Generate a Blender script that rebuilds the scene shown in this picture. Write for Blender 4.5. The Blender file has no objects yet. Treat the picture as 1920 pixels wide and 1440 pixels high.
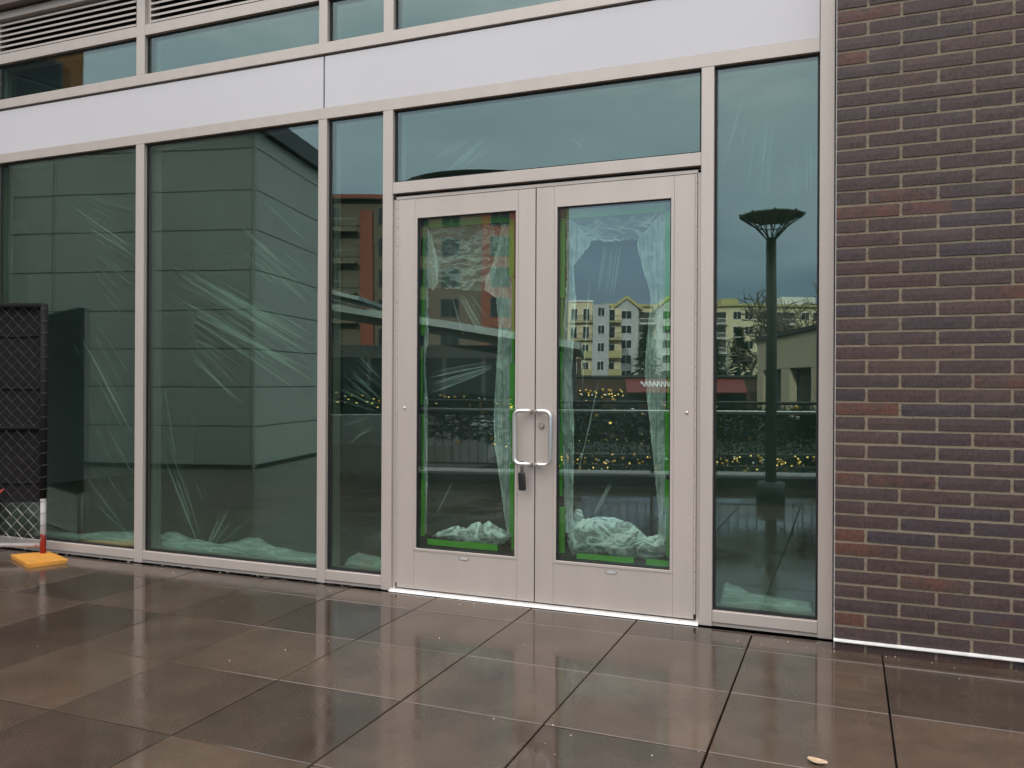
import bpy, bmesh, math, random
from mathutils import Vector, Matrix, noise
R = math.radians
rnd = random.Random(7)
sc = bpy.context.scene
col = sc.collection

# ------------------------------------------------------------------ camera
cam_d = bpy.data.cameras.new('camera')
cam = bpy.data.objects.new('camera', cam_d)
col.objects.link(cam)
cam_d.sensor_width = 36.0
cam_d.lens = 1556.6 / 1920 * 36
cam_d.clip_start = 0.05
cam_d.clip_end = 3000
YAW, ROLL = 0.3832, 0.0047
cam.matrix_world = (Matrix.Translation((0, 0, 1.285)) @ Matrix.Rotation(YAW, 4, 'Z')
                    @ Matrix.Rotation(math.pi / 2, 4, 'X') @ Matrix.Rotation(ROLL, 4, 'Z'))
sc.camera = cam
sc.view_settings.view_transform = 'Standard'
sc.view_settings.look = 'None'
sc.view_settings.gamma = 1
sc.view_settings.use_curve_mapping = False
sc.view_settings.exposure = 0.0
sc.cycles.transparent_max_bounces = 48
sc.cycles.max_bounces = 10
sc.cycles.glossy_bounces = 6
sc.cycles.use_denoising = True
sc.cycles.caustics_reflective = False
sc.cycles.caustics_refractive = False

# ------------------------------------------------------------------ sky + sun (broken overcast, weak sun behind the shopfront)
SUN_EL, SUN_AZ = R(24), R(8)          # azimuth from +Y towards +X
world = bpy.data.worlds.new('World')
sc.world = world
world.use_nodes = True
nt = world.node_tree
nt.nodes.clear()
def N(t, **kw):
    n = nt.nodes.new(t)
    for k, v in kw.items(): setattr(n, k, v)
    return n
out = N('ShaderNodeOutputWorld')
sky = N('ShaderNodeTexSky', sky_type='NISHITA', sun_disc=False)
sky.sun_elevation = SUN_EL
sky.sun_rotation = SUN_AZ
bg1 = N('ShaderNodeBackground'); bg1.inputs[1].default_value = 0.08
bg2 = N('ShaderNodeBackground'); bg2.inputs[1].default_value = 1.35
mix = N('ShaderNodeMixShader'); mix.inputs[0].default_value = 0.9
tc = N('ShaderNodeTexCoord')
sep = N('ShaderNodeSeparateXYZ')
mp = N('ShaderNodeMapping'); mp.inputs['Scale'].default_value = (1.2, 1.2, 4.5)
nz = N('ShaderNodeTexNoise'); nz.inputs['Scale'].default_value = 2.8; nz.inputs['Detail'].default_value = 5; nz.inputs['Roughness'].default_value = .5
ma = N('ShaderNodeMath', operation='MULTIPLY_ADD'); ma.inputs[1].default_value = 0.46; ma.inputs[2].default_value = -0.23
ad = N('ShaderNodeMath', operation='ADD')
rp = N('ShaderNodeValToRGB')
els = rp.color_ramp.elements
els[0].position = 0.0;  els[0].color = (0.36, 0.47, 0.60, 1)
els[1].position = 1.0;  els[1].color = (3.4, 3.3, 3.3, 1)
for p, c in ((0.12, (0.42, 0.58, 0.74, 1)), (0.20, (0.66, 0.82, 0.94, 1)), (0.34, (0.86, 0.99, 1.08, 1)), (0.50, (1.45, 1.48, 1.52, 1)), (0.7, (2.6, 2.55, 2.55, 1))):
    e = els.new(p); e.color = c
L = nt.links.new
L(tc.outputs['Generated'], sep.inputs[0]); L(tc.outputs['Generated'], mp.inputs[0]); L(mp.outputs[0], nz.inputs[0])
L(nz.outputs[0], ma.inputs[0]); L(ma.outputs[0], ad.inputs[0]); L(sep.outputs[2], ad.inputs[1]); L(ad.outputs[0], rp.inputs[0])
L(sky.outputs[0], bg1.inputs[0]); L(rp.outputs[0], bg2.inputs[0])
L(bg1.outputs[0], mix.inputs[1]); L(bg2.outputs[0], mix.inputs[2]); L(mix.outputs[0], out.inputs[0])

sun_d = bpy.data.lights.new('sun', 'SUN')
sun_d.energy = 4.0; sun_d.angle = R(1); sun_d.color = (1.0, 0.93, 0.82)
sun = bpy.data.objects.new('sun', sun_d); col.objects.link(sun)
to_sun = Vector((math.sin(SUN_AZ) * math.cos(SUN_EL), math.cos(SUN_AZ) * math.cos(SUN_EL), math.sin(SUN_EL)))
sun.rotation_euler = to_sun.to_track_quat('Z', 'Y').to_euler()

# ------------------------------------------------------------------ materials
def new_mat(name):
    m = bpy.data.materials.new(name); m.use_nodes = True
    t = m.node_tree; t.nodes.clear()
    o = t.nodes.new('ShaderNodeOutputMaterial')
    return m, t, o
def basic(name, c, rough=.5, metal=0., spec=.5, var=0.0, vscale=8., bump=0., bscale=60., objvar=0., coords='Object', rvar=0., vst=None):
    m, t, o = new_mat(name)
    b = t.nodes.new('ShaderNodeBsdfPrincipled')
    b.inputs['Base Color'].default_value = (*c, 1); b.inputs['Roughness'].default_value = rough
    b.inputs['Metallic'].default_value = metal; b.inputs['Specular IOR Level'].default_value = spec
    t.links.new(b.outputs[0], o.inputs[0])
    tcx = t.nodes.new('ShaderNodeTexCoord')
    last = None
    if var or objvar:
        base = t.nodes.new('ShaderNodeMix'); base.data_type = 'RGBA'; base.blend_type = 'MULTIPLY'
        base.inputs[0].default_value = 1.0
        base.inputs[6].default_value = (*c, 1)
        mul = None
        if var:
            n = t.nodes.new('ShaderNodeTexNoise'); n.inputs['Scale'].default_value = vscale; n.inputs['Detail'].default_value = 6
            if vst:
                mp_ = t.nodes.new('ShaderNodeMapping'); mp_.inputs['Scale'].default_value = vst
                t.links.new(tcx.outputs[coords], mp_.inputs[0]); t.links.new(mp_.outputs[0], n.inputs[0])
            else: t.links.new(tcx.outputs[coords], n.inputs[0])
            mr = t.nodes.new('ShaderNodeMapRange'); mr.inputs[3].default_value = 1 - var; mr.inputs[4].default_value = 1 + var
            t.links.new(n.outputs[0], mr.inputs[0]); mul = mr.outputs[0]
            if rvar:
                mq = t.nodes.new('ShaderNodeMapRange'); mq.inputs[3].default_value = rough - rvar; mq.inputs[4].default_value = rough + rvar
                t.links.new(n.outputs[0], mq.inputs[0]); t.links.new(mq.outputs[0], b.inputs['Roughness'])
        if objvar:
            oi = t.nodes.new('ShaderNodeObjectInfo')
            mr2 = t.nodes.new('ShaderNodeMapRange'); mr2.inputs[3].default_value = 1 - objvar; mr2.inputs[4].default_value = 1 + objvar
            t.links.new(oi.outputs['Random'], mr2.inputs[0])
            if mul is not None:
                mm = t.nodes.new('ShaderNodeMath'); mm.operation = 'MULTIPLY'
                t.links.new(mul, mm.inputs[0]); t.links.new(mr2.outputs[0], mm.inputs[1]); mul = mm.outputs[0]
            else: mul = mr2.outputs[0]
        t.links.new(mul, base.inputs[7]); t.links.new(base.outputs[2], b.inputs['Base Color'])
    if bump:
        n2 = t.nodes.new('ShaderNodeTexNoise'); n2.inputs['Scale'].default_value = bscale; n2.inputs['Detail'].default_value = 4
        t.links.new(tcx.outputs[coords], n2.inputs[0])
        bp = t.nodes.new('ShaderNodeBump'); bp.inputs['Strength'].default_value = bump; bp.inputs['Distance'].default_value = .01
        t.links.new(n2.outputs[0], bp.inputs['Height']); t.links.new(bp.outputs[0], b.inputs['Normal'])
    return m
M = {}
M['taupe'] = basic('taupe_anodised_metal', (.565, .49, .438), .42, .25, .5, .085, 1.6, .02, 6., objvar=.02, vst=(6, 6, .9))
M['spandrel'] = basic('pale_lilac_white_panel', (.64, .61, .62), .34, 0., .55, .045, 1.3)
M['gasket'] = basic('black_gasket', (.012, .012, .012), .6)
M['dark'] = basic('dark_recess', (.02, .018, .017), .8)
M['alu'] = basic('bright_aluminium', (.74, .72, .69), .4, .15, .5, .35, 14.)
M['satin'] = basic('satin_aluminium_handle', (.78, .75, .73), .32, .9, .5)
M['caulk'] = basic('grey_caulk', (.55, .52, .50), .6, 0, .4, .06, 40.)
M['brown_metal'] = basic('brown_fascia_metal', (.16, .125, .11), .5, .2)
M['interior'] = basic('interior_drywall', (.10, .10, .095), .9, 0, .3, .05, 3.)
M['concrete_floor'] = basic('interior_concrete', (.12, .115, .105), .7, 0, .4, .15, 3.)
M['black_plastic'] = basic('black_rubber_case', (.018, .016, .017), .45)
M['tape'] = basic('green_masking_tape', (.115, .42, .050), .6, 0, .3, .08, 30.)
M['brass'] = basic('lock_brass', (.62, .52, .42), .3, .9)
M['cloth'] = basic('black_screen_cloth', (.012, .010, .011), .85, 0, .25, .25, 6., .25, 9.)
M['galv'] = basic('galvanised_wire', (.50, .49, .46), .4, .7)
M['wire_black'] = basic('dull_wire', (.075, .07, .066), .5, .4)
M['yellow'] = basic('yellow_painted_plywood', (.64, .29, .05), .5, 0, .4, .38, 11., .1, 30.)
M['leaf'] = basic('dry_leaf', (.46, .33, .21), .6, 0, .4, .75, 55.)
M['litter'] = basic('pale_grit', (.72, .66, .56), .7)
M['mortar'] = basic('tan_mortar', (.262, .212, .152), .9, 0, .2, .22, 60., .5, 160.)

# post: galvanised above, flaking red paint below
def post_mat(off):
    m, t, o = new_mat('red_flaked_paint')
    b = t.nodes.new('ShaderNodeBsdfPrincipled'); b.inputs['Roughness'].default_value = .5
    tcx = t.nodes.new('ShaderNodeTexCoord'); n = t.nodes.new('ShaderNodeTexNoise'); n.inputs['Scale'].default_value = 22; n.inputs['Detail'].default_value = 6
    s = t.nodes.new('ShaderNodeSeparateXYZ'); t.links.new(tcx.outputs['Object'], s.inputs[0])
    a = t.nodes.new('ShaderNodeMath'); a.operation = 'MULTIPLY_ADD'; a.inputs[1].default_value = -3.2; a.inputs[2].default_value = off
    t.links.new(s.outputs[2], a.inputs[0])
    ad_ = t.nodes.new('ShaderNodeMath'); ad_.operation = 'ADD'
    nn = t.nodes.new('ShaderNodeMath'); nn.operation = 'MULTIPLY_ADD'; nn.inputs[1].default_value = 1.2; nn.inputs[2].default_value = -.6
    t.links.new(tcx.outputs['Object'], n.inputs[0]); t.links.new(n.outputs[0], nn.inputs[0])
    t.links.new(nn.outputs[0], ad_.inputs[0]); t.links.new(a.outputs[0], ad_.inputs[1])
    r = t.nodes.new('ShaderNodeValToRGB'); r.color_ramp.elements[0].position = .42; r.color_ramp.elements[1].position = .52
    r.color_ramp.elements[0].color = (.40, .375, .36, 1); r.color_ramp.elements[1].color = (.36, .03, .03, 1)
    t.links.new(ad_.outputs[0], r.inputs[0]); t.links.new(r.outputs[0], b.inputs['Base Color']); t.links.new(b.outputs[0], o.inputs[0])
    return m
M['post'] = post_mat(.95); M['rail_paint'] = post_mat(.62)

# brick: purple-grey clinker, some red ones, blotchy within each brick
def brick_mat():
    m, t, o = new_mat('ironspot_brick')
    nd = t.nodes; lk = t.links.new
    b = nd.new('ShaderNodeBsdfPrincipled'); b.inputs['Roughness'].default_value = .62; b.inputs['Specular IOR Level'].default_value = .4
    oi = nd.new('ShaderNodeObjectInfo'); geo = nd.new('ShaderNodeNewGeometry')
    r = nd.new('ShaderNodeValToRGB'); e = r.color_ramp.elements
    e[0].position = 0; e[0].color = (.066, .042, .038, 1); e[1].position = 1; e[1].color = (.068, .038, .034, 1)
    for p, c in ((.18, (.066, .042, .037, 1)), (.36, (.050, .035, .040, 1)), (.55, (.076, .047, .038, 1)), (.75, (.056, .036, .034, 1)), (.88, (.064, .040, .034, 1))):
        x = e.new(p); x.color = c
    lk(oi.outputs['Random'], r.inputs[0])
    # second random picks the red ones
    w = nd.new('ShaderNodeTexWhiteNoise'); w.noise_dimensions = '1D'
    lk(oi.outputs['Random'], w.inputs['W'])
    n = nd.new('ShaderNodeTexNoise'); n.inputs['Scale'].default_value = 9; n.inputs['Detail'].default_value = 5
    lk(geo.outputs['Position'], n.inputs[0])
    th = nd.new('ShaderNodeMapRange'); th.inputs[1].default_value = .84; th.inputs[2].default_value = .99; th.inputs[3].default_value = -.10; th.inputs[4].default_value = .26
    lk(w.outputs['Value'], th.inputs[0])
    ad_ = nd.new('ShaderNodeMath'); ad_.operation = 'ADD'; lk(n.outputs[0], ad_.inputs[0]); lk(th.outputs[0], ad_.inputs[1])
    mr = nd.new('ShaderNodeMapRange'); mr.inputs[1].default_value = .55; mr.inputs[2].default_value = .80; mr.inputs[4].default_value = .9
    lk(ad_.outputs[0], mr.inputs[0])
    mx = nd.new('ShaderNodeMix'); mx.data_type = 'RGBA'; mx.inputs[7].default_value = (.115, .046, .030, 1)
    lk(mr.outputs[0], mx.inputs[0]); lk(r.outputs[0], mx.inputs[6])
    n2 = nd.new('ShaderNodeTexNoise'); n2.inputs['Scale'].default_value = 75; n2.inputs['Detail'].default_value = 5; n2.inputs['Roughness'].default_value = .7
    mpx = nd.new('ShaderNodeMapping'); mpx.inputs['Scale'].default_value = (1.6, 1.6, .7); lk(geo.outputs['Position'], mpx.inputs[0]); lk(mpx.outputs[0], n2.inputs[0])
    mr2 = nd.new('ShaderNodeMapRange'); mr2.inputs[1].default_value = .3; mr2.inputs[2].default_value = .7; mr2.inputs[3].default_value = .60; mr2.inputs[4].default_value = 1.42
    lk(n2.outputs[0], mr2.inputs[0])
    m2 = nd.new('ShaderNodeMix'); m2.data_type = 'RGBA'; m2.blend_type = 'MULTIPLY'; m2.inputs[0].default_value = 1
    lk(mx.outputs[2], m2.inputs[6]); lk(mr2.outputs[0], m2.inputs[7])
    # faint lime bloom
    n3 = nd.new('ShaderNodeTexNoise'); n3.inputs['Scale'].default_value = 2.6; n3.inputs['Detail'].default_value = 3; lk(geo.outputs['Position'], n3.inputs[0])
    mr3 = nd.new('ShaderNodeMapRange'); mr3.inputs[1].default_value = .55; mr3.inputs[2].default_value = .8; mr3.inputs[4].default_value = .35; lk(n3.outputs[0], mr3.inputs[0])
    m3 = nd.new('ShaderNodeMix'); m3.data_type = 'RGBA'; m3.inputs[7].default_value = (.115, .092, .088, 1)
    lk(mr3.outputs[0], m3.inputs[0]); lk(m2.outputs[2], m3.inputs[6]); lk(m3.outputs[2], b.inputs['Base Color'])
    bp = nd.new('ShaderNodeBump'); bp.inputs['Strength'].default_value = .35; bp.inputs['Distance'].default_value = .004
    lk(n2.outputs[0], bp.inputs['Height']); lk(bp.outputs[0], b.inputs['Normal']); lk(b.outputs[0], o.inputs[0])
    return m
M['brick'] = brick_mat()

# wet pavers
def paver_mat():
    m, t, o = new_mat('wet_grey_brown_paver')
    nd = t.nodes; lk = t.links.new
    b = nd.new('ShaderNodeBsdfPrincipled'); b.inputs['Specular IOR Level'].default_value = .5
    geo = nd.new('ShaderNodeNewGeometry'); oi = nd.new('ShaderNodeObjectInfo')
    r = nd.new('ShaderNodeValToRGB'); e = r.color_ramp.elements
    e[0].color = (.050, .036, .027, 1); e[1].color = (.092, .063, .045, 1)
    lk(oi.outputs['Random'], r.inputs[0])
    n = nd.new('ShaderNodeTexNoise'); n.inputs['Scale'].default_value = 3.2; n.inputs['Detail'].default_value = 7; n.inputs['Roughness'].default_value = .6
    lk(geo.outputs['Position'], n.inputs[0])
    mr = nd.new('ShaderNodeMapRange'); mr.inputs[1].default_value = .3; mr.inputs[2].default_value = .7; mr.inputs[3].default_value = .78; mr.inputs[4].default_value = 1.25
    lk(n.outputs[0], mr.inputs[0])
    mx = nd.new('ShaderNodeMix'); mx.data_type = 'RGBA'; mx.blend_type = 'MULTIPLY'; mx.inputs[0].default_value = 1
    lk(r.outputs[0], mx.inputs[6]); lk(mr.outputs[0], mx.inputs[7])
    # aggregate speckle
    v = nd.new('ShaderNodeTexVoronoi'); v.inputs['Scale'].default_value = 125; lk(geo.outputs['Position'], v.inputs[0])
    n4 = nd.new('ShaderNodeTexNoise'); n4.inputs['Scale'].default_value = 5; lk(geo.outputs['Position'], n4.inputs[0])
    sp = nd.new('ShaderNodeMapRange'); sp.inputs[1].default_value = .26; sp.inputs[2].default_value = .10; sp.inputs[3].default_value = 0; sp.inputs[4].default_value = .8
    lk(v.outputs['Distance'], sp.inputs[0])
    spm = nd.new('ShaderNodeMapRange'); spm.inputs[1].default_value = .38; spm.inputs[2].default_value = .70; lk(n4.outputs[0], spm.inputs[0])
    spx = nd.new('ShaderNodeMath'); spx.operation = 'MULTIPLY'; lk(sp.outputs[0], spx.inputs[0]); lk(spm.outputs[0], spx.inputs[1])
    m2 = nd.new('ShaderNodeMix'); m2.data_type = 'RGBA'; m2.inputs[7].default_value = (.22, .17, .12, 1)
    lk(spx.outputs[0], m2.inputs[0]); lk(mx.outputs[2], m2.inputs[6]); lk(m2.outputs[2], b.inputs['Base Color'])
    # wetness: film thickness varies
    n2 = nd.new('ShaderNodeTexNoise'); n2.inputs['Scale'].default_value = 1.5; n2.inputs['Detail'].default_value = 5; n2.inputs['Distortion'].default_value = .6
    lk(geo.outputs['Position'], n2.inputs[0])
    wr = nd.new('ShaderNodeMapRange'); wr.inputs[1].default_value = .42; wr.inputs[2].default_value = .62; wr.inputs[3].default_value = .025; wr.inputs[4].default_value = .13
    lk(n2.outputs[0], wr.inputs[0]); lk(wr.outputs[0], b.inputs['Roughness'])
    n3 = nd.new('ShaderNodeTexNoise'); n3.inputs['Scale'].default_value = 55; n3.inputs['Detail'].default_value = 4; n3.inputs['Roughness'].default_value = .65
    lk(geo.outputs['Position'], n3.inputs[0])
    bs = nd.new('ShaderNodeMapRange'); bs.inputs[1].default_value = .42; bs.inputs[2].default_value = .64; bs.inputs[3].default_value = .03; bs.inputs[4].default_value = .22
    lk(n2.outputs[0], bs.inputs[0])
    bp = nd.new('ShaderNodeBump'); bp.inputs['Distance'].default_value = .004
    lk(bs.outputs[0], bp.inputs['Strength']); lk(n3.outputs[0], bp.inputs['Height']); lk(bp.outputs[0], b.inputs['Normal'])
    b.inputs['IOR'].default_value = 1.5
    lk(b.outputs[0], o.inputs[0])
    return m
M['paver'] = paver_mat()

# coated green-tinted glass: partial mirror over tinted transmission
def glass_mat(name, tint, refl, base, gain, wav):
    m, t, o = new_mat(name)
    nd = t.nodes; lk = t.links.new
    tr = nd.new('ShaderNodeBsdfTransparent'); tr.inputs[0].default_value = (*tint, 1)
    gl = nd.new('ShaderNodeBsdfGlossy'); gl.inputs['Color'].default_value = (*refl, 1); gl.inputs['Roughness'].default_value = 0.0
    gq = nd.new('ShaderNodeNewGeometry')          # Schlick reflectance, the same from both sides of the pane
    dt = nd.new('ShaderNodeVectorMath'); dt.operation = 'DOT_PRODUCT'; lk(gq.outputs['Incoming'], dt.inputs[0]); lk(gq.outputs['Normal'], dt.inputs[1])
    ab_ = nd.new('ShaderNodeMath'); ab_.operation = 'ABSOLUTE'; lk(dt.outputs['Value'], ab_.inputs[0])
    om = nd.new('ShaderNodeMath'); om.operation = 'SUBTRACT'; om.inputs[0].default_value = 1; lk(ab_.outputs[0], om.inputs[1])
    pw = nd.new('ShaderNodeMath'); pw.operation = 'POWER'; pw.inputs[1].default_value = 5; lk(om.outputs[0], pw.inputs[0])
    fr = nd.new('ShaderNodeMath'); fr.operation = 'MULTIPLY_ADD'; fr.inputs[1].default_value = .957; fr.inputs[2].default_value = .043; lk(pw.outputs[0], fr.inputs[0])
    ma_ = nd.new('ShaderNodeMath'); ma_.operation = 'MULTIPLY_ADD'; ma_.inputs[1].default_value = gain; ma_.inputs[2].default_value = base; ma_.use_clamp = True
    lk(fr.outputs[0], ma_.inputs[0])
    geo = nd.new('ShaderNodeNewGeometry')
    n = nd.new('ShaderNodeTexNoise'); n.inputs['Scale'].default_value = 1.3; n.inputs['Detail'].default_value = 1
    lk(geo.outputs['Position'], n.inputs[0])
    bp = nd.new('ShaderNodeBump'); bp.inputs['Strength'].default_value = 1.0; bp.inputs['Distance'].default_value = wav
    lk(n.outputs[0], bp.inputs['Height']); lk(bp.outputs[0], gl.inputs['Normal'])
    mx = nd.new('ShaderNodeMixShader'); lk(ma_.outputs[0], mx.inputs[0]); lk(tr.outputs[0], mx.inputs[1]); lk(gl.outputs[0], mx.inputs[2])
    lk(mx.outputs[0], o.inputs[0])
    return m
M['glass'] = glass_mat('green_tinted_glass', (.72, .83, .77), (.83, .94, .92), .095, 1.0, .0008)
M['door_glass'] = glass_mat('door_glass', (.84, .935, .885), (.90, .97, .99), .085, 1.0, .0006)
M['bldg_glass'] = basic('dark_window_glass', (.025, .032, .036), .2, 0, .2)

# polythene film: opacity comes from how much film is folded up there (attribute 'fold')
def film_mat(name, c, crumple, lo, hi, scale, st=(1, 1, 1), det=1.0):
    m, t, o = new_mat(name)
    nd = t.nodes; lk = t.links.new
    tr = nd.new('ShaderNodeBsdfTransparent')
    df = nd.new('ShaderNodeBsdfPrincipled'); df.inputs['Base Color'].default_value = (*c, 1); df.inputs['Roughness'].default_value = .35
    at_ = nd.new('ShaderNodeAttribute'); at_.attribute_name = 'fold'
    fac = at_.outputs['Fac']
    if crumple:
        geo = nd.new('ShaderNodeNewGeometry')
        mpx = nd.new('ShaderNodeMapping'); mpx.inputs['Scale'].default_value = st; lk(geo.outputs['Position'], mpx.inputs[0])
        n = nd.new('ShaderNodeTexNoise'); n.inputs['Scale'].default_value = scale; n.inputs['Detail'].default_value = 1.5; n.inputs['Distortion'].default_value = .9
        lk(mpx.outputs[0], n.inputs[0])
        s = nd.new('ShaderNodeMath'); s.operation = 'SUBTRACT'; s.inputs[1].default_value = .5; lk(n.outputs[0], s.inputs[0])
        ab = nd.new('ShaderNodeMath'); ab.operation = 'ABSOLUTE'; lk(s.outputs[0], ab.inputs[0])
        mr = nd.new('ShaderNodeMapRange'); mr.inputs[1].default_value = 0; mr.inputs[2].default_value = .10; mr.inputs[3].default_value = hi; mr.inputs[4].default_value = lo
        lk(ab.outputs[0], mr.inputs[0])
        nb = nd.new('ShaderNodeTexNoise'); nb.inputs['Scale'].default_value = scale*2.7; nb.inputs['Detail'].default_value = 1; nb.inputs['Distortion'].default_value = .6
        lk(mpx.outputs[0], nb.inputs[0])
        s2 = nd.new('ShaderNodeMath'); s2.operation = 'SUBTRACT'; s2.inputs[1].default_value = .5; lk(nb.outputs[0], s2.inputs[0])
        a2 = nd.new('ShaderNodeMath'); a2.operation = 'ABSOLUTE'; lk(s2.outputs[0], a2.inputs[0])
        m2 = nd.new('ShaderNodeMapRange'); m2.inputs[1].default_value = 0; m2.inputs[2].default_value = .08; m2.inputs[3].default_value = .30*det; m2.inputs[4].default_value = 0
        lk(a2.outputs[0], m2.inputs[0])
        sm_ = nd.new('ShaderNodeMath'); sm_.operation = 'ADD'; lk(mr.outputs[0], sm_.inputs[0]); lk(m2.outputs[0], sm_.inputs[1]); mr = sm_
        mu = nd.new('ShaderNodeMath'); mu.operation = 'MULTIPLY'; mu.use_clamp = True; lk(mr.outputs[0], mu.inputs[0]); lk(fac, mu.inputs[1]); fac = mu.outputs[0]
    mx = nd.new('ShaderNodeMixShader'); lk(fac, mx.inputs[0]); lk(tr.outputs[0], mx.inputs[1]); lk(df.outputs[0], mx.inputs[2]); lk(mx.outputs[0], o.inputs[0])
    return m
M['film'] = film_mat('clear_polythene', (.85, .87, .86), False, 0, 1, 1)
M['film_crumpled'] = film_mat('crumpled_polythene', (.88, .90, .89), True, .34, 1.0, 9, (1, 1, 1.6), .9)
M['film_valance'] = film_mat('wrinkled_polythene', (.88, .90, .89), True, .14, .78, 14, (.55, 1, 1.35))
M['film_roll'] = film_mat('rolled_polythene', (.88, .90, .89), True, .55, .95, 9, (.30, 1, 1.8), .7)
def emit_mat(name, c, s):
    m, t, o = new_mat(name); e = t.nodes.new('ShaderNodeEmission'); e.inputs[0].default_value = (*c, 1); e.inputs[1].default_value = s
    t.links.new(e.outputs[0], o.inputs[0]); return m
M['lit_bulb'] = emit_mat('warm_fairy_light', (1.0, .66, .18), 5.0)
M['film_drape'] = film_mat('hanging_polythene', (.88, .90, .89), True, .62, 1.0, 22, (1.5, 1, .07), .35)

# ------------------------------------------------------------------ mesh helpers
class MB:
    def __init__(s): s.v = []; s.f = []; s.a = []
    def box(s, x0, x1, y0, y1, z0, z1):
        i = len(s.v)
        s.v += [(x0,y0,z0),(x1,y0,z0),(x1,y1,z0),(x0,y1,z0),(x0,y0,z1),(x1,y0,z1),(x1,y1,z1),(x0,y1,z1)]
        for q in ((0,3,2,1),(4,5,6,7),(0,1,5,4),(1,2,6,5),(2,3,7,6),(3,0,4,7)): s.f.append(tuple(i + k for k in q))
        return s
    def cbox(s, x0, x1, y0, y1, z0, z1, c=.002):
        """box whose front (-y) edges are chamfered"""
        i = len(s.v)
        s.v += [(x0+c,y0,z0+c),(x1-c,y0,z0+c),(x1-c,y0,z1-c),(x0+c,y0,z1-c),
                (x0,y0+c,z0),(x1,y0+c,z0),(x1,y0+c,z1),(x0,y0+c,z1),
                (x0,y1,z0),(x1,y1,z0),(x1,y1,z1),(x0,y1,z1)]
        for a, b in ((0,4),(4,8)):
            for k in range(4):
                k2 = (k+1) % 4
                s.f.append((i+a+k, i+b+k, i+b+k2, i+a+k2))
        s.f.append((i, i+1, i+2, i+3)); s.f.append((i+8, i+11, i+10, i+9))
        return s
    def obox(s, o, ux, uy, x0, x1, y0, y1, z0, z1):
        """box in a frame with origin o and horizontal unit axes ux, uy"""
        i = len(s.v)
        for z in (z0, z1):
            for x, y in ((x0,y0),(x1,y0),(x1,y1),(x0,y1)):
                s.v.append((o[0]+ux[0]*x+uy[0]*y, o[1]+ux[1]*x+uy[1]*y, z))
        for q in ((0,3,2,1),(4,5,6,7),(0,1,5,4),(1,2,6,5),(2,3,7,6),(3,0,4,7)): s.f.append(tuple(i + k for k in q))
        return s
    def poly(s, pts):
        i = len(s.v); s.v += [tuple(p) for p in pts]; s.f.append(tuple(range(i, i+len(pts)))); return s
    def prism(s, pts, off):
        i = len(s.v); n = len(pts); o = Vector(off)
        s.v += [tuple(p) for p in pts] + [tuple(Vector(p)+o) for p in pts]
        s.f.append(tuple(range(i, i+n))); s.f.append(tuple(reversed(range(i+n, i+2*n))))
        for k in range(n): s.f.append((i+k, i+n+k, i+n+(k+1) % n, i+(k+1) % n))
        return s
    def tube(s, pts, r, n=8, caps=True, closed=False):
        pts = [Vector(p) for p in pts]; m = len(pts); i0 = len(s.v)
        rr = r if isinstance(r, (list, tuple)) else [r]*m
        ref = None
        for k, p in enumerate(pts):
            if closed: d = pts[(k+1) % m] - pts[k-1]
            else: d = pts[min(k+1, m-1)] - pts[max(k-1, 0)]
            if d.length < 1e-9: d = Vector((0,0,1))
            d.normalize()
            if ref is None:
                ref = Vector((0,0,1)) if abs(d.z) < .9 else Vector((1,0,0))
            u = d.cross(ref)
            if u.length < 1e-6: u = d.orthogonal()
            u.normalize(); w = u.cross(d).normalized(); ref = w
            for j in range(n):
                a = 2*math.pi*j/n
                s.v.append(tuple(p + (u*math.cos(a)+w*math.sin(a))*rr[k]))
        for k in range(m if closed else m-1):
            k2 = (k+1) % m
            for j in range(n):
                s.f.append((i0+k*n+j, i0+k*n+(j+1) % n, i0+k2*n+(j+1) % n, i0+k2*n+j))
        if caps and not closed:
            s.f.append(tuple(reversed(range(i0, i0+n)))); s.f.append(tuple(range(i0+(m-1)*n, i0+m*n)))
        return s
    def ball(s, c, r, n=6, sq=1.0):
        i = len(s.v); rings = n//2 + 1
        s.v.append((c[0], c[1], c[2]-r*sq))
        for k in range(1, rings):
            ph = -math.pi/2 + math.pi*k/rings
            for j in range(n):
                a = 2*math.pi*j/n
                s.v.append((c[0]+r*math.cos(ph)*math.cos(a), c[1]+r*math.cos(ph)*math.sin(a), c[2]+r*sq*math.sin(ph)))
        s.v.append((c[0], c[1], c[2]+r*sq)); top = len(s.v)-1
        for j in range(n):
            s.f.append((i, i+1+(j+1) % n, i+1+j)); s.f.append((top, top-n+j, top-n+(j+1) % n))
        for k in range(rings-2):
            for j in range(n):
                a = i+1+k*n+j; b = i+1+k*n+(j+1) % n
                s.f.append((a, b, b+n, a+n))
        return s
    def cyl(s, c0, c1, r0, r1=None, n=16):
        return s.tube([c0, c1], [r0, r0 if r1 is None else r1], n)
    def mesh(s, name, mat, smooth=False):
        me = bpy.data.meshes.new(name); me.from_pydata(s.v, [], s.f)
        if mat is not None: me.materials.append(M[mat] if isinstance(mat, str) else mat)
        if s.a:
            at_ = me.attributes.new('fold', 'FLOAT', 'POINT'); at_.data.foreach_set('value', s.a)
        if smooth: me.polygons.foreach_set('use_smooth', [True]*len(me.polygons))
        me.update(); return me
    def build(s, name, mat, parent=None, smooth=False, loc=None):
        o = bpy.data.objects.new(name, s.mesh(name, mat, smooth)); col.objects.link(o)
        if parent is not None: o.parent = parent
        if loc is not None: o.location = loc
        return o
def empty(name, loc=(0,0,0), parent=None):
    o = bpy.data.objects.new(name, None); col.objects.link(o); o.location = loc; o.empty_display_size = .1
    if parent is not None: o.parent = parent
    return o
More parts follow.
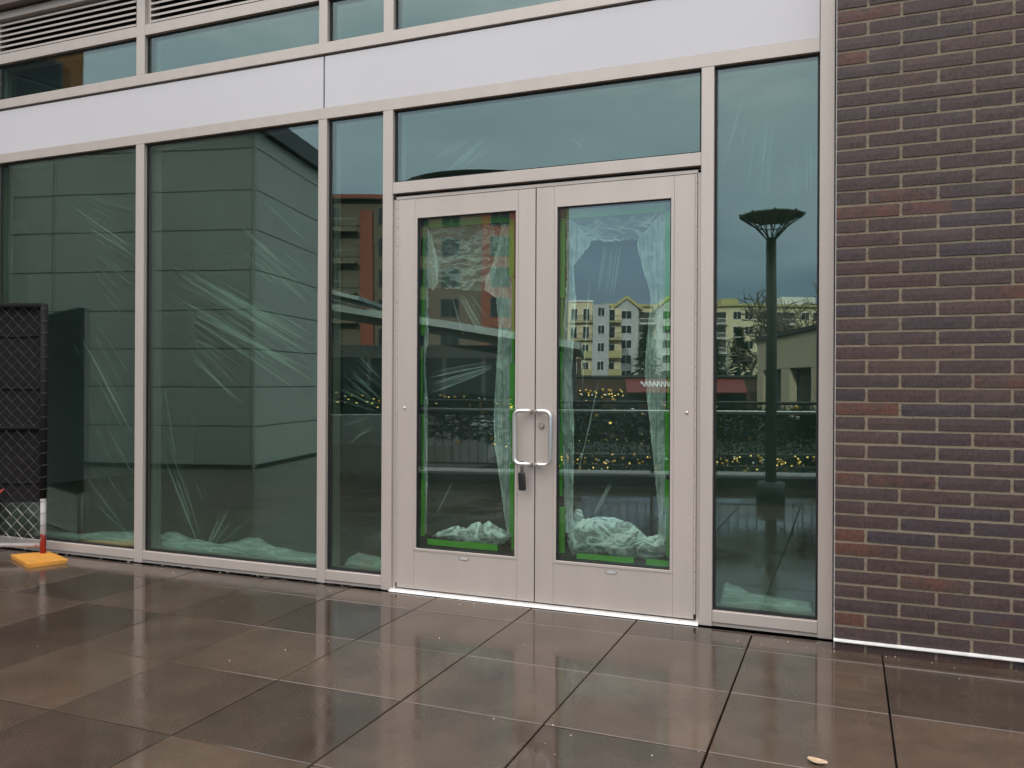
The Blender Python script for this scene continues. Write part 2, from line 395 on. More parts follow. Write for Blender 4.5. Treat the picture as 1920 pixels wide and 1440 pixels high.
def tag(o, label=None, cat=None, group=None, kind=None):
    if label: o['label'] = label
    if cat: o['category'] = cat
    if group: o['group'] = group
    if kind: o['kind'] = kind
    return o
def link_copy(mesh, name, parent, loc=(0,0,0), rot=None):
    o = bpy.data.objects.new(name, mesh); col.objects.link(o); o.parent = parent; o.location = loc
    if rot: o.rotation_euler = rot
    return o

# ================================================================== SETTING: ground
F = 4.50                      # front plane of the shopfront frames
G0x, G0y, S = -1.6675, 3.5645, 0.61
def clip(poly, nx, ny, c):
    """keep the side nx*x+ny*y >= c"""
    outp = []
    for i, p in enumerate(poly):
        q = poly[(i+1) % len(poly)]
        dp, dq = nx*p[0]+ny*p[1]-c, nx*q[0]+ny*q[1]-c
        if dp >= 0: outp.append(p)
        if dp*dq < 0:
            t_ = dp/(dp-dq); outp.append((p[0]+(q[0]-p[0])*t_, p[1]+(q[1]-p[1])*t_))
    return outp
RD = Vector((0.9605, -0.2783)); RN = Vector((0.2783, 0.9605))      # railing direction, its plaza-side normal
RP = Vector((-4.75, -0.75))
RC = RN.dot(RP)
RX0 = -5.25

M['soil'] = basic('dark_asphalt', (.030, .036, .031), .9, 0, .3, .25, .6)
M['slab'] = basic('slab_concrete', (.05, .047, .045), .8, 0, .3, .2, 3.)
# land beyond and below the plaza, one sheet to the horizon
tb = MB()
xs = [-1200, -500, -250, -150, -100, -70, -45, -25, -10, 5, 20, 45, 80, 150, 300, 600, 1200]
ys = [900, 300, 60, 20, 6, 0, -8, -20, -32, -50, -80, -120, -160, -210, -300, -500, -900, -1500]
def land_z(x, y):
    z = -1.6
    for a, b, h in ((-18, -34, 1.5), (-60, -130, 1.6), (-170, -420, 5)):
        t_ = max(0, min(1, (y-a)/(b-a))); z += h*t_*t_*(3-2*t_)
    return z
for y in ys:
    for x in xs: tb.v.append((x, y, land_z(x, y)))
nx_ = len(xs)
for j in range(len(ys)-1):
    for i in range(nx_-1): tb.f.append((j*nx_+i, (j+1)*nx_+i, (j+1)*nx_+i+1, j*nx_+i+1))
tag(tb.build('ground', 'soil'), kind='structure')

# plaza: slab with pavers on it
plaza_poly = [(-22, 12), (14, 12), (14, RP.y + (14-RP.x)*RD.y/RD.x), (RX0, RP.y + (RX0-RP.x)*RD.y/RD.x), (RX0, -6.2), (-22, -6.2)]
plaza = tag(MB().prism([(x, y, -1.7) for x, y in plaza_poly], (0, 0, 1.64)).build('plaza', 'slab'), kind='structure')
def paver_mesh(w, d, name):
    mb = MB(); c = .0026; g = .0034
    x0, x1, y0, y1 = -w/2+g, w/2-g, -d/2+g, d/2-g
    mb.v += [(x0+c,y0+c,0),(x1-c,y0+c,0),(x1-c,y1-c,0),(x0+c,y1-c,0),(x0,y0,-c),(x1,y0,-c),(x1,y1,-c),(x0,y1,-c),(x0,y0,-.045),(x1,y0,-.045),(x1,y1,-.045),(x0,y1,-.045)]
    mb.f.append((0,1,2,3))
    for a, b in ((0,4),(4,8)):
        for k in range(4): mb.f.append((a+k, b+k, b+(k+1) % 4, a+(k+1) % 4))
    mb.f.append((8,11,10,9))
    return mb.mesh(name, 'paver')
pm_full = paver_mesh(S, S, 'paver'); cutd = 4.462-(G0y+S)
pm_cut = paver_mesh(S, cutd, 'paver_cut')
for k in range(-11, 5):
    for j in range(-6, 2):
        cut = j == 1
        cy = G0y+S*j+(cutd if cut else S)/2
        cx = G0x+S*(k+.5)
        if cut and cx > -.062+S/2-.2: cy -= .0
        o = link_copy(pm_cut if cut else pm_full, 'paver', plaza, (cx, cy, rnd.uniform(-.0012, .0008)),
                      (rnd.gauss(0, .0009), rnd.gauss(0, .0009), rnd.gauss(0, .0008)))
fb = MB()
for k in range(-30, 24):
    for j in range(-20, 2):
        if -11 <= k < 5 and -6 <= j < 2: continue
        x0, x1 = G0x+S*k+.003, G0x+S*(k+1)-.003
        y0, y1 = G0y+S*j+.003, (G0y+S*(j+1) if j < 1 else 4.462)-.003
        p = [(x0,y0),(x1,y0),(x1,y1),(x0,y1)]
        a = clip(clip(p, 1, 0, RX0), RN.x, RN.y, RC+.02)
        b = clip(clip(p, -1, 0, -RX0), 0, 1, -6.2)
        for q in (a, b):
            if len(q) > 2: fb.prism([(x, y, -.045) for x, y in q], (0, 0, .0445))
tag(fb.build('outer_pavers', 'paver', plaza), kind='stuff')

# room behind the glass
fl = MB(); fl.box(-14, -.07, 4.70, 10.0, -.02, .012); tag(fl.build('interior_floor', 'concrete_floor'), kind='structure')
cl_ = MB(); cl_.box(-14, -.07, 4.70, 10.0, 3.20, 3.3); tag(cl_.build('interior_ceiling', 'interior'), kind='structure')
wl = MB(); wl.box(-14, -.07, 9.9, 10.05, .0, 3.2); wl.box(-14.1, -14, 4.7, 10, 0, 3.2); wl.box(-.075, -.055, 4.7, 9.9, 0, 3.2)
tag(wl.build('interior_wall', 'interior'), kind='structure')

# ================================================================== SHOPFRONT
sf = tag(empty('storefront', (-3.1, 4.5, 0)), 'taupe metal shopfront of green tinted glass with double doors and pale panel band', 'storefront')
inv = Matrix.Translation((3.1, -4.5, 0))
def P(mb, name, mat, parent=None, smooth=False, label=None):
    """a part of the shopfront, given in world coordinates"""
    p = parent or sf
    o = mb.build(name, mat, p, smooth)
    o.location = (3.1, -4.5, 0) if p is sf else (0, 0, 0)
    if label: o['label'] = label
    return o
MX = {'a': (-7.70, -7.62), '0': (-6.275, -6.195), '1': (-4.725, -4.648), '2': (-3.170, -3.106), '3': (-2.690, -2.620), '4': (-.728, -.661), 'r': (-.132, -.062)}
ZH0, ZH1, ZS0, ZR1a, ZR1b, ZR2a, ZR2b, ZT = 2.985, 3.055, 3.392, 3.405, 3.476, 3.756, 3.832, 4.16
DEP = .17
for k, (x0, x1) in MX.items():
    mb = MB().cbox(x0, x1, F, F+DEP, .0 if k != 'r' else .0, ZH0-.0015 if k != 'r' else ZT, .0018)
    P(mb, 'mullion', 'taupe')
    if k != 'r':
        P(MB().cbox(x0, x1, F+.0005, F+DEP, ZR1b+.0015, ZT, .0018), 'mullion', 'taupe')
keys = list(MX)
P(MB().cbox(-9.2, -.1335, F+.001, F+DEP, ZH0, ZH1, .0018), 'header_rail', 'taupe')
P(MB().cbox(-9.2, -.1335, F-.004, F+DEP, ZR1a, ZR1b, .0018), 'band_rail', 'taupe')
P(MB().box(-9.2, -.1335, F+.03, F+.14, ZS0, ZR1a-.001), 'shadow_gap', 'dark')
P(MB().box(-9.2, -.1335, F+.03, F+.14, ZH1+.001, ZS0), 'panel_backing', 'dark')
for x0, x1 in ((-9.2, -6.17), (-6.164, -3.139), (-3.127, -.1345)):
    P(MB().cbox(x0, x1, F+.006, F+.028, ZH1+.0015, ZS0-.0015, .0015), 'spandrel_panel', 'spandrel')
# rails between mullions
seg = [(keys[i], keys[i+1]) for i in range(len(keys)-1)]
def frame_window(x0, x1, z0, z1, y, pane_mat='glass', name='window', fr=.011):
    g = MB()
    for a in ((x0, x0+fr, z0, z1), (x1-fr, x1, z0, z1), (x0+fr, x1-fr, z0, z0+fr), (x0+fr, x1-fr, z1-fr, z1)):
        g.box(a[0], a[1], y-.006, y+.030, a[2], a[3])
    w = P(g, name, 'gasket')
    p = P(MB().box(x0+.004, x1-.004, y, y+.024, z0+.004, z1-.004), 'pane', pane_mat, w)
    return w
ZSill = .083
for ka, kb in seg:
    x0, x1 = MX[ka][1]+.0012, MX[kb][0]-.0012
    P(MB().cbox(x0, x1, F+.002, F+DEP, ZR2a, ZR2b, .0018), 'transom_rail', 'taupe')
    frame_window(x0, x1, ZR1b+.001, ZR2a-.001, F+.034)
    P(MB().cbox(x0, x1, F+.003, F+DEP, 4.105, ZT, .0018), 'louver_head', 'taupe')
    if kb in ('0', '1', '2'):
        lv = empty('louver', (3.1, -4.5, 0), sf)
        for a in ((x0, x0+.028), (x1-.028, x1)): P(MB().box(a[0], a[1], F+.03, F+.12, ZR2b+.001, 4.104), 'louver_jamb', 'taupe', lv)
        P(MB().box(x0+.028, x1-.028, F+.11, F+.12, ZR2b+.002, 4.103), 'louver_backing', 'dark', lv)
        z = ZR2b+.020
        while z < 4.09:
            xa, xb = x0+.029, x1-.029
            b = MB()
            pr = [(xa, F+.022, z-.004), (xa, F+.022, z+.011), (xa, F+.030, z+.013), (xa, F+.095, z+.052), (xa, F+.095, z+.044), (xa, F+.030, z+.003)]
            b.prism(pr, (xb-xa, 0, 0)); P(b, 'blade', 'taupe', lv)
            z += .0425
    else:
        frame_window(x0, x1, ZR2b+.001, 4.104, F+.034)
    if (ka, kb) == ('3', '4'):
        P(MB().cbox(x0, x1, F+.002, F+DEP, 2.462, 2.532, .0018), 'transom_rail', 'taupe')
        frame_window(x0, x1, 2.533, ZH0-.001, F+.034)
    else:
        P(MB().cbox(x0, x1, F+.002, F+DEP, .022, ZSill, .0018), 'sill_rail', 'taupe')
        frame_window(x0, x1, ZSill+.001, ZH0-.001, F+.034)
    if (ka, kb) != ('3', '4'):
        P(MB().box(x0-.03, x1+.03, F+.012, F+.16, .001, .0205), 'sub_sill', 'brown_metal' if False else 'taupe')
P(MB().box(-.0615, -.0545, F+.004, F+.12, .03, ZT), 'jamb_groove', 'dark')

# ---- door frame and leaves
YD = F+.014
for a, b in ((-2.6185, -2.6005), (-.7475, -.7295)): P(MB().cbox(a, b, YD+.004, F+.15, .012, 2.444, .001), 'door_jamb', 'taupe')
P(MB().cbox(-2.6185, -.7295, YD+.004, F+.15, 2.4255, 2.4445, .001), 'door_head', 'taupe')
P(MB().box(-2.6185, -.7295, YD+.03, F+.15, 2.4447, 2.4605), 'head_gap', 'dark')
th = MB(); th.prism([(-2.6185, F-.03, .0015), (-2.6185, F-.015, .013), (-2.6185, F+.15, .013), (-2.6185, F+.15, .0015)], (1.889, 0, 0))
P(th, 'threshold', 'alu')
def door(x0, x1, gx0, gx1, hinge_left):
    d = empty('door', (0, 0, 0), sf)
    d.location = (3.1, -4.5, 0)
    z0, z1, gz0, gz1 = .022, 2.4215, .274, 2.301
    bd = .016
    yb = YD+.045
    sx0, sx1 = gx0-bd-.0005, gx1+bd+.0005
    for a, b in ((x0, sx0), (sx1, x1)): P(MB().cbox(a, b, YD, yb, z0, z1, .0015), 'stile', 'taupe', d)
    P(MB().cbox(sx0+.0006, sx1-.0006, YD+.0008, yb, gz1+bd+.0006, z1, .001), 'top_rail', 'taupe', d)
    P(MB().cbox(sx0+.0006, sx1-.0006, YD+.0008, yb, z0, gz0-bd-.0006, .001), 'bottom_rail', 'taupe', d)
    be = MB()
    for a in ((gx0-bd, gx0, gz0-bd, gz1+bd), (gx1, gx1+bd, gz0-bd, gz1+bd), (gx0, gx1, gz0-bd, gz0), (gx0, gx1, gz1, gz1+bd)):
        be.cbox(a[0], a[1], YD-.002, yb-.002, a[2], a[3], .0012)
    P(be, 'glazing_bead', 'taupe', d)
    ga = MB(); fr = .006
    for a in ((gx0, gx0+fr, gz0, gz1), (gx1-fr, gx1, gz0, gz1), (gx0+fr, gx1-fr, gz0, gz0+fr), (gx0+fr, gx1-fr, gz1-fr, gz1)):
        ga.box(a[0]+.0003, a[1]-.0003, YD+.006, YD+.040, a[2]+.0003, a[3]-.0003)
    P(ga, 'gasket', 'gasket', d)
    P(MB().box(gx0+.002, gx1-.002, YD+.014, YD+.034, gz0+.002, gz1-.002), 'pane', 'door_glass', d)
    # continuous hinge
    hx = x0-.006 if hinge_left else x1+.006
    hb = MB(); z = .05
    while z < 2.415:
        hb.cyl((hx, YD+.001, z), (hx, YD+.001, min(z+.0555, 2.42)), .0065, n=10); z += .058
    P(hb, 'hinge', 'taupe', d)
    # pull handle, bowed away from the meeting edge
    s = -1 if hinge_left else 1
    xm = (x1-.018) if hinge_left else (x0+.020)
    xg = xm+s*.088
    zt, zb, yo = 1.130, .823, YD-.050
    pts = [(xm, YD+.002, zt), (xm, yo+.020, zt)]
    for k in range(5):
        a = math.pi/2*k/4; pts.append((xm+s*.020*(1-math.cos(a)), yo+.020-.020*math.sin(a), zt))
    for k in range(6):
        a = math.pi/2*k/5; pts.append((xg-s*.036*(1-math.sin(a)), yo, zt-.036*(1-math.cos(a))))
    low = [(p[0], p[1], zt+zb-p[2]) for p in reversed(pts)]
    P(MB().tube(pts+low, .0125, 14), 'handle', 'satin', d, True)
    # small oval maker's plate
    cx = (gx0+gx1)/2
    ov = MB(); n = 20
    ring = [(cx+.034*math.cos(2*math.pi*i/n), YD-.0002, .236+.0115*math.sin(2*math.pi*i/n)) for i in range(n)]
    ov.prism(list(reversed(ring)), (0, -.0012, 0)); badge = P(ov, 'maker_plate', 'satin', d)
    inn = [(cx+.028*math.cos(2*math.pi*i/n), YD-.0014, .236+.0080*math.sin(2*math.pi*i/n)) for i in range(n)]
    iv = MB().prism(list(reversed(inn)), (0, -.0005, 0))
    P(iv, 'plate_relief', 'caulk', d)
    sx = -2.535 if hinge_left else -.800
    P(MB().ball((sx, YD-.001, 1.135), .0085, 10), 'through_bolt', 'satin', d, True)
    if not hinge_left:
        P(MB().cyl((xm+.018, YD+.002, 1.046), (xm+.018, YD-.010, 1.046), .0185, .0175, 20), 'lock_cylinder', 'brass', d, False)
        P(MB().cyl((xm+.018, YD-.0098, 1.046), (xm+.018, YD-.0125, 1.046), .0105, n=16).box(xm+.0165, xm+.0195, YD-.0133, YD-.0127, 1.040, 1.052), 'lock_plug', 'satin', d)
    return d
door(-2.5860, -1.6785, -2.452, -1.800, True)
door(-1.6715, -.7610, -1.544, -.890, False)
P(MB().box(-1.6784, -1.6716, YD+.02, YD+.043, .022, 2.42), 'meeting_stile_seal', 'gasket')

# upper storeys above the shopfront
P(MB().box(-9.2, 9.0, F-.07, F+.3, ZT+.012, 4.75), 'fascia', 'brown_metal')
P(MB().box(-45, 12.0, F+.04, 24, 4.75, 9.5), 'unseen_upper_wall', 'spandrel')  # unseen upper mass, its height set to keep the plaza in shade
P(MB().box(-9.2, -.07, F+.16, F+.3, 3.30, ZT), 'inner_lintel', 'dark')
P(MB().box(-45, -9.2, F+.05, 10, 0, 4.75), 'side_wall', 'spandrel')

# ================================================================== BRICK WALL
BY = 4.345; BX = -.050
bw = tag(empty('brick_wall', (1, BY, 0)), 'dark purple grey ironspot brick wall right of the shopfront', 'brick wall')
def B(mb, name, mat, smooth=False):
    o = mb.build(name, mat, bw, smooth); o.location = (-1, -BY, 0); return o
B(MB().box(BX+.002, 8, BY+.0035, F+.5, -.06, 4.14), 'mortar', 'mortar')
B(MB().prism([(BX-.004, BY-.020, .0430), (BX-.004, BY-.020, .0475), (BX-.004, BY+.005, .0540), (BX-.004, BY+.005, .0430)], (8.05, 0, 0)), 'flashing', 'alu')
B(MB().box(BX-.0045, BX+.0015, BY+.012, BY+.16, .0, 4.14), 'caulk_joint', 'caulk')
CH, BL, JT = .0680, .305, .0106
def brick_geo(mb, ox, oz, w, h, r_, yo=0., full=True):
    n = 6; i = len(mb.v); c = .003
    def jit(a): return r_.uniform(-a, a)
    top, bot, mid = [], [], []
    for k in range(n+1):
        x = ox+w*k/n
        e = 0 if 0 < k < n else (c if k == 0 else -c)
        bot.append((x+e, yo+jit(.0006), oz+jit(.0009)+c*.5)); top.append((x+e, yo+jit(.0006), oz+h+jit(.0009)-c*.5)); mid.append((x+(e*.2), yo-.001+jit(.0007), oz+h/2))
    mb.v += bot+mid+top
    bb = [(ox+w*k/n, yo+.013, oz-.0008) for k in range(n+1)]; bt = [(ox+w*k/n, yo+.013, oz+h+.0008) for k in range(n+1)]
    mb.v += bb+bt
    m_ = n+1
    for k in range(n):
        mb.f.append((i+k, i+k+1, i+m_+k+1, i+m_+k)); mb.f.append((i+m_+k, i+m_+k+1, i+2*m_+k+1, i+2*m_+k))
        mb.f.append((i+3*m_+k, i+3*m_+k+1, i+k+1, i+k)); mb.f.append((i+2*m_+k, i+2*m_+k+1, i+4*m_+k+1, i+4*m_+k))
    mb.f.append((i+3*m_, i, i+m_, i+2*m_, i+4*m_)); mb.f.append((i+3*m_+n, i+4*m_+n, i+2*m_+n, i+m_+n, i+n))
bmesh_cache = {}
def brick_mesh(w, var, h=CH-JT):
    key = (round(w, 3), var, round(h, 3))
    if key not in bmesh_cache:
        mb = MB(); brick_geo(mb, 0, 0, w, h, random.Random(hash(key) % 1000+var)); bmesh_cache[key] = mb.mesh('brick', 'brick')
    return bmesh_cache[key]
rest = MB(); rb = random.Random(3)
row = -1; count = 0
z = .0555
rows = [(-.0130, .0130+.0420, 1)]                 # the course under the flashing
k = 0
while z+CH < 4.15: rows.append((z, CH-JT, k % 2)); z += CH; k += 1
for zz, hh, par in rows:
    x = BX
    first = .285-JT/2 if par == 0 else .1385-JT/2
    w = first
    while x < 8:
        if x+w > 8: w = 8-x
        if x < .98 and zz < 3.35 and count < 296:
            o = link_copy(brick_mesh(w, rb.randrange(4), hh), 'brick', bw, (x-1, rb.uniform(-.0015, .0012), zz+rb.uniform(-.0008, .0008)), (rb.gauss(0, .004), rb.gauss(0, .0015), rb.gauss(0, .002)))
            count += 1
        else:
            i0 = len(rest.v); brick_geo(rest, x, zz, w, hh, rb, BY)
        x += w+JT; w = BL-JT
tag(B(rest, 'outer_bricks', 'brick'), kind='stuff')

# ================================================================== POLYTHENE INSIDE THE GLASS
def fold_strip(mb, x0, z0, x1, z1, w, al, y, r_):
    n = 10; i = len(mb.v)
    d = Vector((x1-x0, z1-z0)); ln = d.length; d /= ln; p = Vector((-d.y, d.x))
    bow = r_.uniform(-.012, .012)*ln
    for k in range(n+1):
        t_ = k/n; ww = w*(.45+.75*math.sin(math.pi*min(1, t_*1.05)))*r_.uniform(.85, 1.15)
        cx = x0+(x1-x0)*t_+p.x*bow*math.sin(math.pi*t_); cz = z0+(z1-z0)*t_+p.y*bow*math.sin(math.pi*t_)
        aa = al*min(1, t_*5)*min(1, (1-t_)*7)*r_.uniform(.8, 1.1)
        mb.v += [(cx-p.x*ww, y, cz-p.y*ww), (cx, y-.35*w, cz), (cx+p.x*ww, y, cz+p.y*ww)]
        mb.a += [0, aa, 0]
    for k in range(n):
        a = i+k*3; mb.f += [(a, a+3, a+4, a+1), (a+1, a+4, a+5, a+2)]
def film_sheet(name, x0, x1, z0, z1, y, folds, label, haze=.06, minor=90, seed=1, dirn=None):
    r_ = random.Random(seed)
    root = tag(empty(name, ((x0+x1)/2, y, z0)), label, 'plastic sheet')
    mb = MB(); nx, nz = 14, 18; hz_ = (x1-x0)
    for j in range(nz+1):
        for i in range(nx+1):
            x = x0+(x1-x0)*i/nx; zz = z0+(z1-z0)*j/nz
            mb.v.append((x, y+.03+.010*noise.noise((x*2.1, zz*2.1, seed)), zz))
            mb.a.append(haze*(1+.9*noise.noise((x*1.3, zz*1.3, seed+5))))
    for j in range(nz):
        for i in range(nx): a = j*(nx+1)+i; mb.f.append((a, a+1, a+nx+2, a+nx+1))
    fo = MB()
    for k, f in enumerate(folds): fold_strip(fo, f[0], f[1], f[2], f[3], f[4]*.75, f[5]*1.0, y-.002*(k % 5), r_)
    for f, g in zip(folds, folds[1:]):              # finer pleats fan out between neighbouring folds
        da, db = Vector((f[2]-f[0], f[3]-f[1])), Vector((g[2]-g[0], g[3]-g[1]))
        if da.angle(db) > .5 or math.hypot(f[0]-g[0], f[1]-g[1]) > .9: continue
        for q in range(7):
            u = r_.random(); c = [f[i]+(g[i]-f[i])*u for i in range(4)]; s0, s1 = r_.uniform(0, .35), r_.uniform(.6, 1)
            ax, az = c[0]+(c[2]-c[0])*s0, c[1]+(c[3]-c[1])*s0; bx, bz = c[0]+(c[2]-c[0])*s1, c[1]+(c[3]-c[1])*s1
            fold_strip(fo, ax, az, bx, bz, r_.uniform(.002, .0045), r_.uniform(.18, .5), y-.001*r_.randrange(9), r_)
    for f in list(folds)*max(1, int(minor/max(1, len(folds)))):     # fine secondary creases follow the main ones
        ox, oz = r_.gauss(0, .12), r_.gauss(0, .12); s0 = r_.uniform(0, .5); s1 = s0+r_.uniform(.2, .5)
        ax, az, bx, bz = f[0]+(f[2]-f[0])*s0+ox, f[1]+(f[3]-f[1])*s0+oz, f[0]+(f[2]-f[0])*s1+ox, f[1]+(f[3]-f[1])*s1+oz
        if min(ax, bx) < x0 or max(ax, bx) > x1 or min(az, bz) < z0 or max(az, bz) > z1: continue
        fold_strip(fo, ax, az, bx, bz, f[4]*r_.uniform(.12, .4), f[5]*r_.uniform(.2, .7), y-.001*r_.randrange(9), r_)
    o = mb.build('film', 'film', root, True); o.location = (-(x0+x1)/2, -y, -z0)
    o = tag(fo.build('crease', 'film', root, True), kind='stuff'); o.location = (-(x0+x1)/2, -y, -z0)
    return root
FOLD1 = [(-5.612,2.791,-4.993,2.578,0.012,0.3),(-5.704,2.702,-4.991,2.284,0.016,0.45),(-5.531,2.51,-4.991,2.231,0.014,0.5),(-5.456,2.31,-4.989,2.001,0.01,0.3),(-5.577,1.682,-4.993,0.871,0.022,0.4),(-5.468,1.551,-5.058,0.93,0.016,0.35),(-5.292,0.957,-4.991,0.573,0.014,0.35),(-5.57,0.625,-5.031,0.122,0.018,0.25),(-5.444,0.361,-5.004,0.104,0.014,0.25),(-5.679,1.524,-5.059,0.302,0.012,0.15)]
FOLD2 = [(-4.696,1.958,-3.343,1.274,0.02,0.5),(-4.696,1.891,-3.344,1.354,0.014,0.35),(-4.598,1.828,-3.342,1.136,0.012,0.4),(-4.651,2.126,-3.344,1.456,0.018,0.55),(-4.499,2.099,-3.345,1.536,0.012,0.5),(-4.755,2.231,-3.345,1.573,0.01,0.3),(-4.349,1.957,-3.344,1.391,0.01,0.4),(-4.546,1.603,-4.054,1.164,0.014,0.35),(-4.521,1.512,-3.913,1.091,0.01,0.25),(-4.11,2.502,-3.509,2.017,0.008,0.25),(-4.014,2.343,-3.346,1.864,0.008,0.25),(-4.157,2.314,-3.508,1.833,0.008,0.25),(-3.876,2.749,-3.349,2.301,0.008,0.2),(-4.72,0.772,-4.353,0.074,0.016,0.45),(-4.668,0.683,-4.378,0.111,0.01,0.35),(-4.592,0.804,-4.338,0.114,0.012,0.3),(-4.088,0.393,-4.284,0.08,0.012,0.45),(-4.169,0.338,-4.313,0.07,0.01,0.4),(-3.862,0.376,-4.24,0.068,0.01,0.2),(-4.723,1.355,-4.592,0.725,0.014,0.25),(-4.695,0.88,-4.439,0.341,0.01,0.3),(-3.69,2.248,-3.347,1.973,0.006,0.25),(-3.78,2.104,-3.346,1.755,0.006,0.22)]
FOLD3 = [(-3.097,1.39,-2.84,1.171,0.016,0.4),(-3.223,1.264,-2.84,1.108,0.012,0.35),(-3.035,1.479,-2.841,1.312,0.01,0.4),(-3.16,1.354,-2.84,1.125,0.01,0.35),(-3.235,1.192,-2.84,1.09,0.01,0.3),(-3.062,1.926,-2.843,1.706,0.01,0.25),(-3.221,0.993,-2.84,1.09,0.01,0.2),(-3.073,0.925,-2.839,1.002,0.008,0.15),(-3.157,0.815,-2.909,1.036,0.008,0.15)]
FOLDT = [(-2.547,2.744,-2.218,2.87,0.01,0.18),(-2.52,2.696,-2.162,2.857,0.01,0.18),(-2.385,2.632,-2.017,2.888,0.014,0.25),(-2.347,2.619,-2.071,2.837,0.01,0.2),(-2.291,2.624,-1.927,2.838,0.01,0.18),(-1.58,2.762,-1.512,2.681,0.01,0.2),(-1.529,2.827,-1.282,2.611,0.008,0.12),(-2.124,2.632,-1.873,2.816,0.008,0.15)]
FOLDS = [(-0.522,2.952,-0.645,2.489,0.008,0.18),(-0.537,2.939,-0.659,2.461,0.008,0.15),(-0.408,2.799,-0.482,2.288,0.008,0.15),(-0.374,2.801,-0.411,2.233,0.008,0.12),(-0.269,2.928,-0.16,2.761,0.01,0.25),(-0.174,2.878,-0.157,2.157,0.014,0.25),(-0.295,2.515,-0.266,2.165,0.006,0.15)]
FOLDDL = [(-2.428,1.318,-1.98,1.4,0.008,0.45),(-2.417,1.272,-1.98,1.39,0.006,0.4),(-2.416,1.222,-1.98,1.38,0.007,0.4),(-2.406,1.352,-2.011,1.416,0.005,0.35),(-2.268,1.851,-2.172,1.557,0.007,0.3),(-2.188,1.838,-2.037,1.597,0.008,0.35),(-2.228,1.843,-2.065,1.578,0.006,0.25),(-2.138,1.84,-2.013,1.674,0.006,0.25),(-2.379,0.441,-2.24,0.696,0.004,0.4)]
FOLDDR = [(-1.377,1.928,-1.422,1.228,0.005,0.5),(-1.314,1.351,-1.461,0.699,0.005,0.5),(-1.286,2.101,-1.332,1.807,0.01,0.2),(-1.236,2.098,-1.282,1.778,0.008,0.18),(-1.19,2.095,-1.235,1.776,0.008,0.15),(-1.239,0.728,-1.332,0.54,0.004,0.45),(-1.255,0.727,-1.355,0.523,0.004,0.3)]
VAL_L = [(-2.459,2.301),(-1.894,2.304),(-1.853,2.282),(-1.928,2.088),(-2.003,1.838),(-2.21,1.859),(-2.42,1.88),(-2.443,2.084)]
DRL_L = [(-2.459,2.291),(-2.433,2.269),(-2.388,2.197),(-2.346,2.012),(-2.349,1.913),(-2.382,1.862),(-2.416,1.883),(-2.414,1.551),(-2.436,1.458),(-2.416,1.152),(-2.419,0.345),(-2.449,0.343),(-2.447,1.352)]
DRR_L = [(-1.922,2.299),(-1.849,2.294),(-1.84,0.384),(-1.884,0.387),(-1.92,0.615),(-1.97,0.934),(-1.975,1.062),(-1.946,1.608),(-1.961,1.801),(-2.038,1.852),(-2.025,1.932),(-1.962,2.058)]
BUN_L = [(-2.412,0.326),(-2.357,0.363),(-2.229,0.414),(-2.157,0.4),(-2.121,0.435),(-2.075,0.447),(-2.043,0.433),(-2.008,0.462),(-1.945,0.424),(-1.876,0.397),(-1.852,0.373),(-1.9,0.325),(-1.962,0.295),(-2.192,0.303)]
VAL_R = [(-1.518,2.273),(-0.938,2.273),(-1.019,2.187),(-1.097,2.096),(-1.236,2.092),(-1.362,2.112),(-1.443,2.191)]
DRL_R = [(-1.521,2.271),(-1.459,2.217),(-1.359,2.112),(-1.388,2.067),(-1.471,1.973),(-1.464,1.864),(-1.454,1.777),(-1.466,1.537),(-1.478,1.351),(-1.463,1.042),(-1.467,0.547),(-1.457,0.424),(-1.515,0.42),(-1.548,1.164),(-1.54,1.538),(-1.516,1.91)]
DRR_R = [(-0.935,2.276),(-0.924,0.432),(-0.974,0.434),(-0.972,0.577),(-1.01,0.933),(-1.054,1.351),(-1.043,1.53),(-1.023,1.763),(-1.029,1.814),(-1.057,1.896),(-1.1,2.063),(-1.1,2.099)]
BUN_R = [(-1.509,0.501),(-1.477,0.518),(-1.458,0.566),(-1.422,0.562),(-1.409,0.507),(-1.339,0.524),(-1.233,0.528),(-1.131,0.501),(-1.073,0.463),(-1.039,0.433),(-0.97,0.447),(-0.917,0.451),(-0.916,0.336),(-0.996,0.297),(-1.148,0.299),(-1.319,0.303),(-1.479,0.284),(-1.515,0.346)]
TAPE_L = [(-2.474,1.584,-2.434,1.899),(-2.472,1.152,-2.444,1.517),(-2.456,.338,-2.428,.688),(-2.444,2.252,-1.875,2.296),(-1.872,1.924,-1.838,2.265),(-1.863,1.065,-1.831,1.415),(-1.858,.398,-1.829,.812),(-2.410,.286,-1.935,.322)]
TAPE_R = [(-1.556,1.786,-1.520,2.25),(-1.561,1.351,-1.532,1.475),(-1.556,.637,-1.528,1.007),(-1.550,.305,-1.514,.574),(-1.513,2.245,-.935,2.296),(-.937,1.587,-.908,2.25),(-.933,.789,-.906,1.144),(-.932,.597,-.905,.76),(-1.441,.280,-1.105,.312),(-1.036,.277,-.908,.312)]
YF = 4.76
film_sheet('plastic_sheet', -6.18, -4.75, .06, 2.97, YF, FOLD1, 'clear plastic film with a few long creases behind the pane beside the fence', seed=1)
film_sheet('plastic_sheet', -4.88, -3.20, .06, 2.97, YF, FOLD2, 'clear plastic film with many diagonal creases behind the widest pane', seed=2, minor=260)
film_sheet('plastic_sheet', -3.17, -2.70, .06, 2.97, YF, FOLD3, 'clear plastic film creased into a fan behind the narrow pane left of the doors', seed=3, minor=140)
film_sheet('plastic_sheet', -2.75, -.75, 2.50, 2.97, YF, FOLDT, 'clear plastic film behind the wide pane above the doors', haze=.05, seed=4, minor=60)
